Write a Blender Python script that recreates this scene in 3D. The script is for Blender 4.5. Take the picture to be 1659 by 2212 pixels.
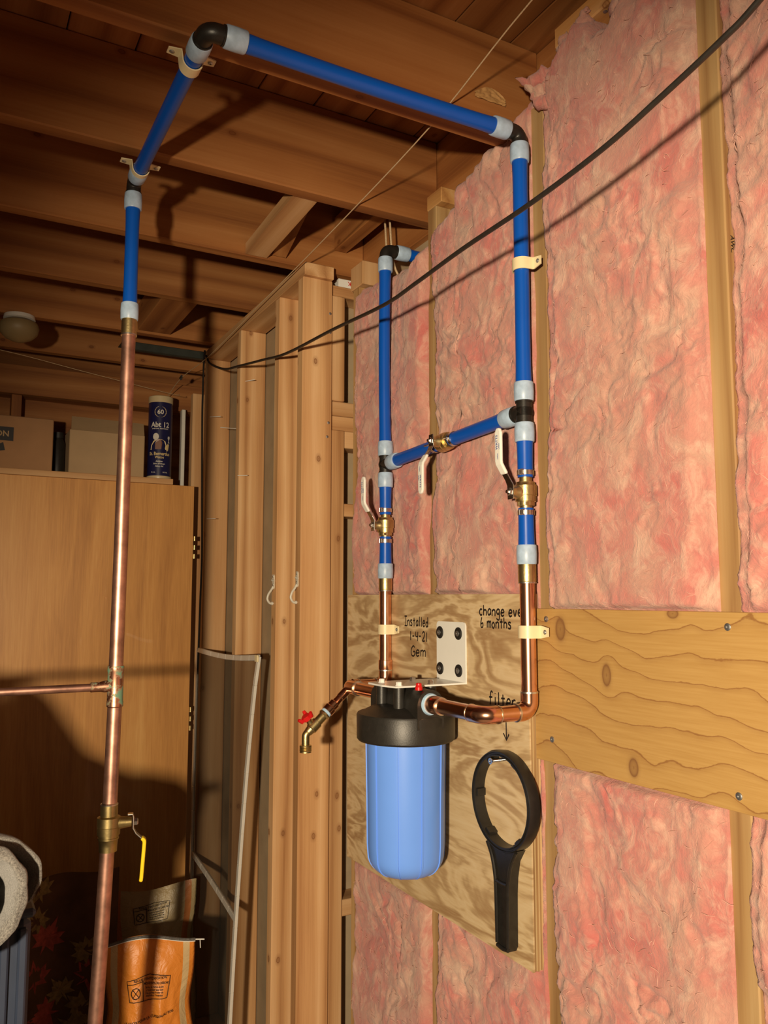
import bpy, math, random
import numpy as np
from mathutils import Vector, Matrix
random.seed(7)
for o in list(bpy.data.objects): bpy.data.objects.remove(o)
SC = bpy.context.scene
COL = SC.collection
# ---------------------------------------------------------------- camera
# metres: +X towards the insulated wall, +Y along it into the room, +Z up
cam = bpy.data.objects.new('camera', bpy.data.cameras.new('camera')); COL.objects.link(cam)
cam.data.sensor_fit = 'VERTICAL'; cam.data.sensor_height = 24.0
cam.data.lens = 24.0 * 1780 / 2212
cam.data.clip_start = 0.02
cam.location = (0, 0, 1.5)
cam.rotation_euler = (math.radians(95.9), 0, math.radians(-28.5))
SC.camera = cam
# ---------------------------------------------------------------- light
world = bpy.data.worlds.new('world'); SC.world = world; world.use_nodes = True
bg = world.node_tree.nodes['Background']
bg.inputs[0].default_value = (1.0, 0.66, 0.40, 1); bg.inputs[1].default_value = 0.06
ld = bpy.data.lights.new('work_light', 'SPOT')
ld.energy = 330; ld.color = (1.0, 0.81, 0.56); ld.shadow_soft_size = 0.04
ld.spot_size = math.radians(84); ld.spot_blend = 0.6
lo = bpy.data.objects.new('work_light', ld); COL.objects.link(lo)
lo.location = (-0.65, -0.50, 1.475)
az, el = math.radians(42), math.radians(-11)
aim = Vector((math.sin(az) * math.cos(el), math.cos(az) * math.cos(el), math.sin(el)))
lo.rotation_euler = aim.to_track_quat('-Z', 'Y').to_euler()
vs = SC.view_settings
vs.view_transform = 'Standard'; vs.look = 'None'; vs.gamma = 1; vs.use_curve_mapping = False
vs.exposure = 0.0

# ================================================================ helpers
WL = {}
def V3(p): return Vector(p)
def obj(name, verts, faces, mat, parent=None, smooth=False, angle=35, loc=None, uvs=None):
    """one mesh object; verts are in world metres"""
    v = np.asarray(verts, float).reshape(-1, 3)
    if loc is None:
        mn, mx = v.min(0), v.max(0); loc = ((mn[0] + mx[0]) / 2, (mn[1] + mx[1]) / 2, mn[2])
    loc = Vector(loc)
    me = bpy.data.meshes.new(name)
    me.from_pydata([tuple(p) for p in (v - np.array(loc))], [], [tuple(int(i) for i in f) for f in faces])
    if uvs is not None:
        ul = me.uv_layers.new(name='UVMap'); u = np.asarray(uvs, float)
        li = np.zeros(len(me.loops), int); me.loops.foreach_get('vertex_index', li)
        ul.data.foreach_set('uv', u[li].ravel())
    me.materials.append(mat)
    if smooth:
        me.polygons.foreach_set('use_smooth', [True] * len(me.polygons))
        if angle: me.set_sharp_from_angle(angle=math.radians(angle))
    o = bpy.data.objects.new(name, me); COL.objects.link(o)
    WL[o.name] = loc
    if parent is not None:
        o.parent = parent; o.location = loc - WL[parent.name]
    else: o.location = loc
    return o
def thing(name, loc, label, cat, group=None):
    o = bpy.data.objects.new(name, None); COL.objects.link(o)
    o.empty_display_size = 0.05; o.location = loc; WL[o.name] = Vector(loc)
    return tag(o, label, cat, group)
def tag(o, label, cat, group=None):
    o['label'] = label; o['category'] = cat
    if group: o['group'] = group
    return o
def struct(o, label=None):
    o['kind'] = 'structure'
    if label: o['label'] = label
    return o
class MB:
    """collects shapes into one mesh"""
    def __init__(s): s.v = []; s.f = []
    def add(s, v, f):
        n = len(s.v); s.v += [tuple(p) for p in v]; s.f += [tuple(i + n for i in q) for q in f]; return s
    def box(s, x0, x1, y0, y1, z0, z1, b=0.0):
        if b <= 0:
            v = [(x, y, z) for z in (z0, z1) for y in (y0, y1) for x in (x0, x1)]
            f = [(0, 2, 3, 1), (4, 5, 7, 6), (0, 1, 5, 4), (2, 6, 7, 3), (0, 4, 6, 2), (1, 3, 7, 5)]
            return s.add(v, f)
        # chamfered box, 24 vertices
        lo_, hi = (x0, y0, z0), (x1, y1, z1)
        v = []; idx = {}
        for c in range(8):
            cs = [(hi if (c >> k) & 1 else lo_)[k] for k in range(3)]
            for a in range(3):
                p = list(cs)
                for k in range(3):
                    if k != a: p[k] += -b if (c >> k) & 1 else b
                idx[c, a] = len(v); v.append(tuple(p))
        f = []
        for a in range(3):
            k1, k2 = (a + 1) % 3, (a + 2) % 3
            for sd in (0, 1):
                q = [(sd << a) | (i << k1) | (j << k2) for i, j in ((0, 0), (1, 0), (1, 1), (0, 1))]
                r = [idx[c, a] for c in q]; f.append(r if sd else r[::-1])
        for a in range(3):                       # edges parallel to axis a
            k1, k2 = (a + 1) % 3, (a + 2) % 3
            for i in (0, 1):
                for j in (0, 1):
                    c0 = (i << k1) | (j << k2); c1 = c0 | (1 << a)
                    r = [idx[c0, k1], idx[c0, k2], idx[c1, k2], idx[c1, k1]]
                    f.append(r if (i ^ j) == 0 else r[::-1])
        for c in range(8):
            r = [idx[c, 0], idx[c, 1], idx[c, 2]]
            f.append(r if bin(c).count('1') % 2 == 1 else r[::-1])
        return s.add(v, f)
    def sweep(s, pts, rad, n=16, caps=True, flat=None):
        pts = [Vector(p) for p in pts]; m = len(pts)
        rad = [rad] * m if not hasattr(rad, '__len__') else list(rad)
        T = []
        for i in range(m):
            a = pts[max(i - 1, 0)]; b = pts[min(i + 1, m - 1)]
            d = b - a
            if d.length < 1e-9: d = T[-1] if T else Vector((0, 0, 1))
            T.append(d.normalized())
        up = Vector((0, 0, 1)) if abs(T[0].z) < .9 else Vector((1, 0, 0))
        N = (up - T[0] * up.dot(T[0])).normalized()
        v = []; f = []
        for i in range(m):
            if i:
                N = N - T[i] * N.dot(T[i])
                N = N.normalized() if N.length > 1e-6 else T[i].orthogonal().normalized()
            B = T[i].cross(N)
            for k in range(n):
                t = 2 * math.pi * k / n
                v.append(pts[i] + (N * math.cos(t) + B * math.sin(t)) * rad[i])
        for i in range(m - 1):
            for k in range(n):
                k2 = (k + 1) % n
                f.append((i * n + k, i * n + k2, (i + 1) * n + k2, (i + 1) * n + k))
        if caps: f.append(tuple(range(n))[::-1]); f.append(tuple((m - 1) * n + k for k in range(n)))
        return s.add(v, f)
    def lathe(s, origin, axis, prof, n=32, caps=True):
        """prof: (position along axis, radius)"""
        o = Vector(origin); a = Vector(axis).normalized(); N = a.orthogonal().normalized(); B = a.cross(N)
        v = []; f = []
        for (p, r) in prof:
            for k in range(n):
                t = 2 * math.pi * k / n; v.append(o + a * p + (N * math.cos(t) + B * math.sin(t)) * r)
        m = len(prof)
        for i in range(m - 1):
            for k in range(n):
                k2 = (k + 1) % n; f.append((i * n + k, i * n + k2, (i + 1) * n + k2, (i + 1) * n + k))
        if caps: f.append(tuple(range(n))[::-1]); f.append(tuple((m - 1) * n + k for k in range(n)))
        return s.add(v, f)
    def prism(s, poly, fn, d0, d1):
        """polygon (u,v) extruded between depths d0,d1; fn(u,v,d)->point"""
        n = len(poly); v = [fn(u, w, d0) for u, w in poly] + [fn(u, w, d1) for u, w in poly]
        f = [tuple(range(n))[::-1], tuple(range(n, 2 * n))] + [(k, (k + 1) % n, n + (k + 1) % n, n + k) for k in range(n)]
        return s.add(v, f)
    def obj(s, name, mat, parent=None, smooth=True, angle=35, loc=None):
        return obj(name, s.v, s.f, mat, parent, smooth, angle, loc)
def fixn(o):
    import bmesh
    bm = bmesh.new(); bm.from_mesh(o.data); bmesh.ops.recalc_face_normals(bm, faces=bm.faces); bm.to_mesh(o.data); bm.free()
    return o
def arc_path(p0, corner, p1, r, n=8):
    p0, c, p1 = Vector(p0), Vector(corner), Vector(p1)
    a = (p0 - c).normalized(); b = (p1 - c).normalized()
    half = a.angle(b) / 2; t = r / math.tan(half)
    A, B = c + a * t, c + b * t; ctr = c + (a + b).normalized() * (r / math.sin(half))
    out = [p0]
    va, vb = A - ctr, B - ctr; ang = va.angle(vb)
    for i in range(n + 1):
        k = i / n
        out.append(ctr + (va * math.sin((1 - k) * ang) + vb * math.sin(k * ang)) / math.sin(ang))
    out.append(p1); return out
def smooth_path(pts, n=8):
    P = [Vector(p) for p in pts]; P = [P[0] * 2 - P[1]] + P + [P[-1] * 2 - P[-2]]
    out = []
    for i in range(1, len(P) - 2):
        for k in range(n):
            t = k / n
            out.append(0.5 * ((2 * P[i]) + (P[i + 1] - P[i - 1]) * t + (2 * P[i - 1] - 5 * P[i] + 4 * P[i + 1] - P[i + 2]) * t * t + (3 * P[i] - P[i - 1] - 3 * P[i + 1] + P[i + 2]) * t ** 3))
    out.append(P[-2]); return out
# value noise, numpy
_rng = np.random.RandomState(3)
_LAT = _rng.rand(256, 256)
def vnoise(x, y):
    xi = np.floor(x).astype(int); yi = np.floor(y).astype(int); fx = x - xi; fy = y - yi
    fx = fx * fx * fx * (fx * (fx * 6 - 15) + 10); fy = fy * fy * fy * (fy * (fy * 6 - 15) + 10)
    a = _LAT[xi & 255, yi & 255]; b = _LAT[(xi + 1) & 255, yi & 255]; c = _LAT[xi & 255, (yi + 1) & 255]; d = _LAT[(xi + 1) & 255, (yi + 1) & 255]
    return (a * (1 - fx) + b * fx) * (1 - fy) + (c * (1 - fx) + d * fx) * fy
def fbm(x, y, o=4, g=.5):
    s = 0; a = 1; t = 0
    for i in range(o):
        s = s + a * vnoise(x * 2 ** i + 17.3 * i, y * 2 ** i + 9.1 * i); t += a; a *= g
    return s / t
# text
def text_tris(txt, size, align='CENTER'):
    cu = bpy.data.curves.new('t', 'FONT'); cu.body = txt; cu.size = size; cu.align_x = align; cu.resolution_u = 2; cu.offset = size * .022
    o = bpy.data.objects.new('t', cu); COL.objects.link(o)
    dg = bpy.context.evaluated_depsgraph_get(); me = bpy.data.meshes.new_from_object(o.evaluated_get(dg))
    v = [tuple(p.co) for p in me.vertices]; f = [tuple(p.vertices) for p in me.polygons]
    bpy.data.objects.remove(o); bpy.data.curves.remove(cu); bpy.data.meshes.remove(me)
    return v, f
def put_text(txt, size, fn, name, mat, parent, align='CENTER', sx=1.0, width=None):
    """fn(u,v) -> world point of the printed surface"""
    v, f = text_tris(txt, size, align)
    if width:
        xs = [p[0] for p in v]; sx = width / (max(xs) - min(xs))
    return obj(name, [fn(p[0] * sx, p[1]) for p in v], f, mat, parent)

# ================================================================ materials
def newmat(name):
    m = bpy.data.materials.new(name); m.use_nodes = True
    nt = m.node_tree; b = nt.nodes['Principled BSDF']; return m, nt, b
class NT:
    def __init__(s, nt): s.nt = nt
    def n(s, typ, **kw):
        n = s.nt.nodes.new(typ)
        for k, v in kw.items():
            if k in ('i',):
                for a, b in v.items():
                    if hasattr(b, 'is_output') or isinstance(b, bpy.types.NodeSocket): s.nt.links.new(b, n.inputs[a])
                    else: n.inputs[a].default_value = b
            else: setattr(n, k, v)
        return n
    def math(s, op, a, b=0.0, c=None):
        d = {0: a, 1: b}
        if c is not None: d[2] = c
        return s.n('ShaderNodeMath', operation=op, i=d).outputs[0]
    def mix(s, fac, a, b, typ='MIX'):
        n = s.nt.nodes.new('ShaderNodeMix'); n.data_type = 'RGBA'; n.blend_type = typ
        for k, v in ((0, fac), (6, a), (7, b)):
            if isinstance(v, bpy.types.NodeSocket): s.nt.links.new(v, n.inputs[k])
            else: n.inputs[k].default_value = (*v, 1) if hasattr(v, '__len__') and len(v) == 3 else v
        return n.outputs[2]
    def ramp(s, fac, stops):
        n = s.nt.nodes.new('ShaderNodeValToRGB'); e = n.color_ramp.elements
        while len(e) < len(stops): e.new(0.5)
        for k, (p, c) in enumerate(stops):
            e[k].position = p; e[k].color = (*c, 1) if hasattr(c, '__len__') else (c, c, c, 1)
        s.nt.links.new(fac, n.inputs[0]); return n.outputs[0]
    def noise(s, vec, scale, detail=3, rough=.5, dist=0):
        return s.n('ShaderNodeTexNoise', i={'Vector': vec, 'Scale': scale, 'Detail': detail, 'Roughness': rough, 'Distortion': dist}).outputs[0]
def bump(N, b, h, strength, dist=0.002):
    n = N.n('ShaderNodeBump', i={'Strength': strength, 'Distance': dist, 'Height': h}); N.nt.links.new(n.outputs[0], b.inputs['Normal'])
def plain(name, col, rough=.5, metal=0, noise=.0, nscale=20, bumpy=0, spec=None, sss=0, coat=0):
    m, nt, b = newmat(name); N = NT(nt)
    b.inputs['Roughness'].default_value = rough; b.inputs['Metallic'].default_value = metal
    tc = N.n('ShaderNodeTexCoord').outputs['Object']
    nz = N.noise(tc, nscale, 4, .6)
    c = N.mix(N.ramp(nz, [(.3, 0.0), (.7, 1.0)]), tuple(x * (1 - noise) for x in col), tuple(min(1, x * (1 + noise)) for x in col))
    nt.links.new(c, b.inputs['Base Color'])
    if bumpy: bump(N, b, N.noise(tc, nscale * 6, 4, .6), bumpy, .001)
    if spec is not None: b.inputs['Specular IOR Level'].default_value = spec
    if sss:
        b.inputs['Subsurface Weight'].default_value = sss; b.inputs['Subsurface Radius'].default_value = (.01, .008, .006); b.inputs['Subsurface Scale'].default_value = .5
    if coat: b.inputs['Coat Weight'].default_value = coat
    return m
def objvec(N, rnd=True):
    tc = N.n('ShaderNodeTexCoord').outputs['Object']
    if not rnd: return tc
    r = N.n('ShaderNodeObjectInfo').outputs['Random']
    off = N.n('ShaderNodeCombineXYZ', i={0: N.math('MULTIPLY', r, 13.7), 1: N.math('MULTIPLY', r, 7.3), 2: N.math('MULTIPLY', r, 29.1)}).outputs[0]
    return N.n('ShaderNodeVectorMath', operation='ADD', i={0: tc, 1: off}).outputs[0]
def wood(name, axis, light, mid, dark, rings=28, knots=True, rough=.62, knotscale=3.2, contrast=1.0):
    m, nt, b = newmat(name); N = NT(nt)
    v = objvec(N)
    sc = [1, 1, 1]; sc[axis] = .045
    st = N.n('ShaderNodeVectorMath', operation='MULTIPLY', i={0: v, 1: sc}).outputs[0]
    wob = N.noise(st, 9, 3, .5)
    sx = N.n('ShaderNodeSeparateXYZ', i={0: st}).outputs
    o1, o2 = [sx[k] for k in range(3) if k != axis]
    rad = N.math('ADD', N.math('ADD', o1, N.math('MULTIPLY', o2, .6)), N.math('MULTIPLY', wob, .16))
    band = N.math('PINGPONG', N.math('MULTIPLY', rad, rings), 1.0)
    st2 = N.n('ShaderNodeVectorMath', operation='MULTIPLY', i={0: v, 1: [240 if k != axis else 5 for k in range(3)]}).outputs[0]
    fine = N.noise(st2, 1.0, 3, .6)
    g = N.math('ADD', N.math('MULTIPLY', band, contrast * .6), N.math('MULTIPLY', fine, 1 - contrast * .6))
    c = N.ramp(g, [(.12, light), (.48, mid), (.88, dark)])
    big = N.noise(v, 2.3, 3, .5)
    c = N.mix(N.math('MULTIPLY', N.ramp(big, [(.35, 0.0), (.75, 1.0)]), .35), c, mid, 'MULTIPLY')
    r = N.n('ShaderNodeObjectInfo').outputs['Random']
    c = N.mix(1.0, c, N.ramp(r, [(0, .82), (1, 1.08)]), 'MULTIPLY')
    if knots:
        kv = N.n('ShaderNodeCombineXYZ', i={0: N.math('MULTIPLY', N.math('ADD', N.n('ShaderNodeSeparateXYZ', i={0: v}).outputs[[k_ for k_ in range(3) if k_ != axis][0]], N.n('ShaderNodeSeparateXYZ', i={0: v}).outputs[[k_ for k_ in range(3) if k_ != axis][1]]), knotscale * 2.6), 1: N.math('MULTIPLY', N.n('ShaderNodeSeparateXYZ', i={0: v}).outputs[axis], knotscale * 1.6), 2: 0.0}).outputs[0]
        vo = N.n('ShaderNodeTexVoronoi', voronoi_dimensions='2D', i={'Vector': kv, 'Scale': 1.0})
        d = N.math('ADD', vo.outputs['Distance'], N.math('MULTIPLY', N.noise(v, 60, 2), .03))
        sel = N.math('GREATER_THAN', N.n('ShaderNodeSeparateColor', i={0: vo.outputs['Color']}).outputs[0], .74)
        k = N.math('MULTIPLY', N.ramp(d, [(.015, .75), (.035, .55), (.05, .95), (.06, .35), (.11, 0.0)]), sel)
        c = N.mix(k, c, (mid[0] * .36, mid[1] * .24, mid[2] * .18))
    nt.links.new(c, b.inputs['Base Color']); b.inputs['Roughness'].default_value = rough
    b.inputs['Specular IOR Level'].default_value = .3
    bump(N, b, g, .25, .0008)
    return m
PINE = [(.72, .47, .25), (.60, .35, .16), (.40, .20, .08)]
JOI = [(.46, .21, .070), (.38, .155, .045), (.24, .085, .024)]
M = {}
for k in range(3):
    M['pine%d' % k] = wood('pine_%s' % 'xyz'[k], k, *PINE)
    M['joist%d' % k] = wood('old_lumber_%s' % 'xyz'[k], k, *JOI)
M['wallstud'] = wood('wall_stud_pine', 2, (.52, .355, .17), (.45, .28, .12), (.32, .175, .07), rings=60, knots=False)
M['plate'] = wood('top_plate_pine', 1, (.68, .42, .19), (.60, .32, .11), (.42, .19, .06))
M['copper'] = plain('new_copper', (.82, .43, .27), .22, 1, .12, 25)
M['oldcopper'] = plain('weathered_copper', (.56, .31, .23), .42, .95, .35, 26)
M['brass'] = plain('brass', (.66, .52, .25), .36, 1, .12, 40, .25)
M['oldbrass'] = plain('dull_brass', (.44, .34, .15), .38, 1, .2, 40, .1)
M['solder'] = plain('solder', (.75, .70, .62), .3, 1, .1, 60, .2)
M['steel'] = plain('stainless_steel', (.70, .68, .64), .25, 1, .1, 60)
M['zinc'] = plain('zinc_screw', (.42, .42, .42), .4, .9, .2, 200)
M['pex'] = plain('blue_pex', (.002, .085, .48), .32, 0, .05, 8)
M['ring'] = plain('translucent_pex_ring', (.40, .53, .70), .38, 0, .16, 60, sss=.2)
M['blackp'] = plain('black_polymer', (.016, .014, .012), .38, 0, .2, 60, .12)
M['cap'] = plain('black_cap_plastic', (.02, .018, .015), .42, 0, .2, 60, .2)
M['sump'] = plain('blue_sump_plastic', (.15, .345, .98), .33, 0, .03, 6)
M['white'] = plain('white_enamel', (.82, .82, .78), .3, 0, .03, 10)
M['grip'] = plain('white_vinyl_grip', (.85, .84, .78), .38, 0, .03, 10)
M['print'] = plain('blue_print', (.02, .05, .30), .5)
M['cream'] = plain('cream_plastic', (.80, .68, .42), .4, 0, .04, 30)
M['rubber'] = plain('black_rubber', (.012, .011, .010), .55, 0, .2, 40)
M['ink'] = plain('marker_ink', (.012, .007, .005), .6)
M['tape'] = plain('pale_blue_thread_tape', (.42, .62, .88), .6, 0, .25, 90, .4)
M['red'] = plain('red_plastic', (.62, .012, .012), .32, 0, .08, 30)
M['yellow'] = plain('yellow_vinyl', (.90, .66, .02), .35, 0, .04, 20)
M['cable'] = plain('black_cable_sheath', (.022, .018, .015), .45, 0, .2, 60)
M['twine'] = plain('tan_twine', (.55, .40, .24), .8, 0, .2, 300)
M['board'] = plain('grey_sheathing', (.35, .265, .165), .75, 0, .12, 9, .15)
M['concrete'] = plain('concrete', (.28, .26, .23), .85, 0, .2, 5, .3)
M['card'] = plain('cardboard', (.42, .28, .15), .8, 0, .08, 6)
M['card2'] = plain('brown_cardboard', (.36, .19, .085), .8, 0, .1, 6)
M['dark'] = plain('dark_print', (.03, .028, .03), .7)
M['hook'] = plain('cast_white_hook', (.66, .63, .54), .45, .2, .15, 60)
M['alu'] = plain('aluminium_frame', (.74, .72, .66), .42, .25, .06, 30)
M['beam'] = plain('dark_painted_steel', (.045, .052, .045), .5, .5, .2, 20)
M['cloth'] = None
def verdigris():
    m, nt, b = newmat('copper_with_verdigris'); N = NT(nt); v = objvec(N)
    k = N.ramp(N.noise(v, 38, 4, .65), [(.50, 0.0), (.60, 1.0)])
    nt.links.new(N.mix(k, (.58, .29, .19), (.16, .30, .20)), b.inputs['Base Color'])
    nt.links.new(N.math('SUBTRACT', 1.0, N.math('MULTIPLY', k, .8)), b.inputs['Metallic'])
    nt.links.new(N.math('ADD', .35, N.math('MULTIPLY', k, .4)), b.inputs['Roughness'])
    return m
M['verd'] = verdigris()
def insulation_mat():
    m, nt, b = newmat('pink_glass_wool'); N = NT(nt); v = objvec(N)
    wv = N.n('ShaderNodeTexNoise', i={'Vector': v, 'Scale': 7.0, 'Detail': 3.0}).outputs['Color']
    warp = N.n('ShaderNodeVectorMath', operation='ADD', i={0: v, 1: N.n('ShaderNodeVectorMath', operation='SCALE', i={0: wv, 'Scale': .10}).outputs[0]}).outputs[0]
    a = N.noise(warp, 7, 5, .6, .6)
    f = N.noise(N.n('ShaderNodeVectorMath', operation='MULTIPLY', i={0: warp, 1: (1, 1, .6)}).outputs[0], 26, 7, .68, .5)
    c = N.ramp(a, [(.30, (.53, .145, .130)), (.43, (.55, .205, .175)), (.55, (.55, .265, .210)), (.68, (.56, .335, .255))])
    c = N.mix(N.math('MULTIPLY', N.ramp(f, [(.48, 0.0), (.70, 1.0)]), .60), c, (.76, .55, .42))
    c = N.mix(N.math('MULTIPLY', N.ramp(f, [(.22, 1.0), (.40, 0.0)]), .45), c, (.52, .10, .09))
    nt.links.new(c, b.inputs['Base Color']); b.inputs['Roughness'].default_value = .9
    b.inputs['Specular IOR Level'].default_value = .08
    b.inputs['Sheen Weight'].default_value = .25; b.inputs['Sheen Roughness'].default_value = .6
    h = N.math('ADD', f, N.math('MULTIPLY', N.noise(warp, 150, 5, .7, .5), .4))
    bump(N, b, h, .75, .007)
    return m
M['wool'] = insulation_mat()
M['fibre'] = plain('pale_pink_fibre', (.68, .38, .30), .7, 0, .15, 40)
def plyface():
    m, nt, b = newmat('plywood_face'); N = NT(nt)
    v = objvec(N, False)
    s = N.n('ShaderNodeVectorMath', operation='MULTIPLY', i={0: v, 1: (1, 1.0, 3.6)}).outputs[0]
    w = N.noise(s, 2.6, 4, .55, .7)
    band = N.math('PINGPONG', N.math('MULTIPLY', w, 15.0), 1.0)
    st = N.n('ShaderNodeVectorMath', operation='MULTIPLY', i={0: v, 1: (1, 9, 130)}).outputs[0]
    fine = N.noise(st, 1.5, 4, .65)
    patch = N.ramp(N.noise(s, 1.7, 3, .5), [(.30, .25), (.58, 1.0)])
    g = N.math('ADD', N.math('MULTIPLY', N.math('MULTIPLY', band, patch), .62), N.math('MULTIPLY', fine, .42))
    c = N.ramp(g, [(.15, (.66, .51, .31)), (.36, (.60, .44, .245)), (.52, (.46, .315, .165)), (.80, (.36, .22, .105))])
    nt.links.new(c, b.inputs['Base Color']); b.inputs['Roughness'].default_value = .6; b.inputs['Specular IOR Level'].default_value = .3
    bump(N, b, fine, .2, .0008); return m
M['plyface'] = plyface()
def plank_mat(knots):
    """knots: (y, z, ry, rz) in the plank's own metres"""
    m, nt, b = newmat('knotty_plank'); N = NT(nt); v = objvec(N, False)
    s = N.n('ShaderNodeSeparateXYZ', i={0: v}).outputs
    y, z = s[1], s[2]
    kk = None; zw = z
    for (ky, kz, ry, rz) in knots:
        dy = N.math('DIVIDE', N.math('SUBTRACT', y, ky), ry); dz = N.math('DIVIDE', N.math('SUBTRACT', z, kz), rz)
        d2 = N.math('ADD', N.math('MULTIPLY', dy, dy), N.math('MULTIPLY', dz, dz))
        d = N.math('SQRT', d2)
        w = N.math('EXPONENT', N.math('MULTIPLY', d2, -.22))
        zw = N.math('SUBTRACT', zw, N.math('MULTIPLY', N.math('MULTIPLY', dz, rz), N.math('MULTIPLY', w, .75)))
        k = N.ramp(N.math('MULTIPLY', d, .5), [(.0, .85), (.12, .55), (.30, .7), (.42, 1.0), (.48, .45), (.58, .15), (.8, 0.0)])
        kk = k if kk is None else N.math('MAXIMUM', kk, k)
    vec = N.n('ShaderNodeCombineXYZ', i={0: 0.0, 1: N.math('MULTIPLY', y, 2.6), 2: N.math('MULTIPLY', zw, 2.5)}).outputs[0]
    wob = N.noise(vec, 1.1, 3, .5)
    wob2 = N.noise(N.n('ShaderNodeVectorMath', operation='MULTIPLY', i={0: v, 1: (1, 18, 40)}).outputs[0], 1.0, 4, .6)
    ph = N.math('FRACT', N.math('ADD', N.math('ADD', N.math('MULTIPLY', zw, 22.0), N.math('MULTIPLY', wob, 5.0)), N.math('MULTIPLY', wob2, .30)))
    line = N.ramp(ph, [(.0, .0), (.70, .06), (.925, .35), (.955, 1.0), (.972, .9), (.985, .1)])
    fine = N.noise(N.n('ShaderNodeVectorMath', operation='MULTIPLY', i={0: v, 1: (1, 8, 260)}).outputs[0], 1.0, 3, .6)
    c = N.mix(N.ramp(fine, [(.3, 0.0), (.7, 1.0)]), (.44, .255, .080), (.50, .305, .105))
    c = N.mix(N.math('MULTIPLY', line, .8), c, (.23, .095, .03))
    c = N.mix(kk, c, (.22, .105, .04))
    nt.links.new(c, b.inputs['Base Color']); b.inputs['Roughness'].default_value = .5; b.inputs['Specular IOR Level'].default_value = .35
    bump(N, b, fine, .15, .0006); return m
def door_mat():
    m, nt, b = newmat('stained_veneer_door'); N = NT(nt); v = objvec(N, False)
    s = N.n('ShaderNodeVectorMath', operation='MULTIPLY', i={0: v, 1: (3, 3, .35)}).outputs[0]
    w = N.noise(s, 2.2, 4, .6, 1.2)
    st = N.noise(N.n('ShaderNodeVectorMath', operation='MULTIPLY', i={0: v, 1: (260, 260, 9)}).outputs[0], 1, 3, .6)
    g = N.math('ADD', N.math('MULTIPLY', w, .7), N.math('MULTIPLY', st, .3))
    nt.links.new(N.ramp(g, [(.3, (.45, .20, .056)), (.5, (.64, .31, .09)), (.7, (.76, .42, .14))]), b.inputs['Base Color'])
    b.inputs['Roughness'].default_value = .42; b.inputs['Coat Weight'].default_value = .15
    bump(N, b, st, .15, .0006); return m
M['door'] = door_mat()
def fleece():
    m, nt, b = newmat('grey_felt'); N = NT(nt); v = objvec(N)
    f = N.noise(v, 420, 4, .7); c = N.mix(N.ramp(f, [(.35, 0.0), (.65, 1.0)]), (.09, .085, .078), (.30, .285, .26))
    nt.links.new(c, b.inputs['Base Color']); b.inputs['Roughness'].default_value = .95; b.inputs['Sheen Weight'].default_value = .3
    bump(N, b, f, .6, .003); return m
M['cloth'] = fleece()
M['bin'] = plain('blue_grey_plastic', (.028, .039, .070), .5, 0, .15, 8)
def screen_mat():
    m, nt, b = newmat('insect_screen_mesh'); N = NT(nt)
    b.inputs['Base Color'].default_value = (.055, .050, .040, 1); b.inputs['Roughness'].default_value = .6
    tc = N.n('ShaderNodeTexCoord').outputs['UV']
    b.inputs['Alpha'].default_value = .50
    return m
M['screen'] = screen_mat()

# ================================================================ setting
ZJ, ZS = 2.435, 2.652                     # underside of joists, underside of subfloor
def board(name, x0, x1, y0, y1, z0, z1, mat, parent=None, b=.002):
    return MB().box(x0, x1, y0, y1, z0, z1, b).obj(name, mat, parent, smooth=False)
floor = struct(MB().box(-1.6, 1.3, -.9, 3.9, -.12, 0).obj('floor', M['concrete'], smooth=False))
# ceiling: subfloor boards over joists
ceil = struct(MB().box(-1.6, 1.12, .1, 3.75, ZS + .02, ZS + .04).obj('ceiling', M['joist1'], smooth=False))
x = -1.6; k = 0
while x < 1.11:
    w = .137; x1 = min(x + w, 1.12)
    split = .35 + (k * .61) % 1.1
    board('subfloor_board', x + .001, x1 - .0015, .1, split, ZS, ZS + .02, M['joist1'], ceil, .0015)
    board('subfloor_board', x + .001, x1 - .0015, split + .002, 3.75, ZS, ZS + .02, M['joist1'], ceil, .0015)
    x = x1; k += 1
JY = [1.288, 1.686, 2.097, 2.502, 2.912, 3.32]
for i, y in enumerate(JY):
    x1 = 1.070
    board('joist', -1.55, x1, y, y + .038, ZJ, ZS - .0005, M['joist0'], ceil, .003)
# bridging between joists
def slant(name, p0, p1, w, h, mat, parent):
    p0, p1 = Vector(p0), Vector(p1); d = (p1 - p0).normalized(); sx = Vector((1, 0, 0)) * w / 2; up = sx.cross(d).normalized() * h / 2
    if up.z < 0: up = -up
    v = [p0 - sx - up, p0 + sx - up, p0 + sx + up, p0 - sx + up, p1 - sx - up, p1 + sx - up, p1 + sx + up, p1 - sx + up]
    return fixn(obj(name, v, [(0, 1, 2, 3), (4, 7, 6, 5), (0, 4, 5, 1), (1, 5, 6, 2), (2, 6, 7, 3), (3, 7, 4, 0)], mat, parent))
slant('bridging', (.727, 1.728, 2.455), (.735, 2.093, 2.452), .062, .030, M['pine1'], ceil)
slant('bridging', (.80, 1.728, 2.62), (.80, 2.093, 2.46), .04, .030, M['joist1'], ceil)
board('blocking', .585, .70, 2.548, 2.90, ZJ + .004, ZJ + .10, M['joist1'], ceil)
board('blocking', .97, 1.01, 1.73, 2.09, 2.50, 2.60, M['joist1'], ceil)
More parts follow.
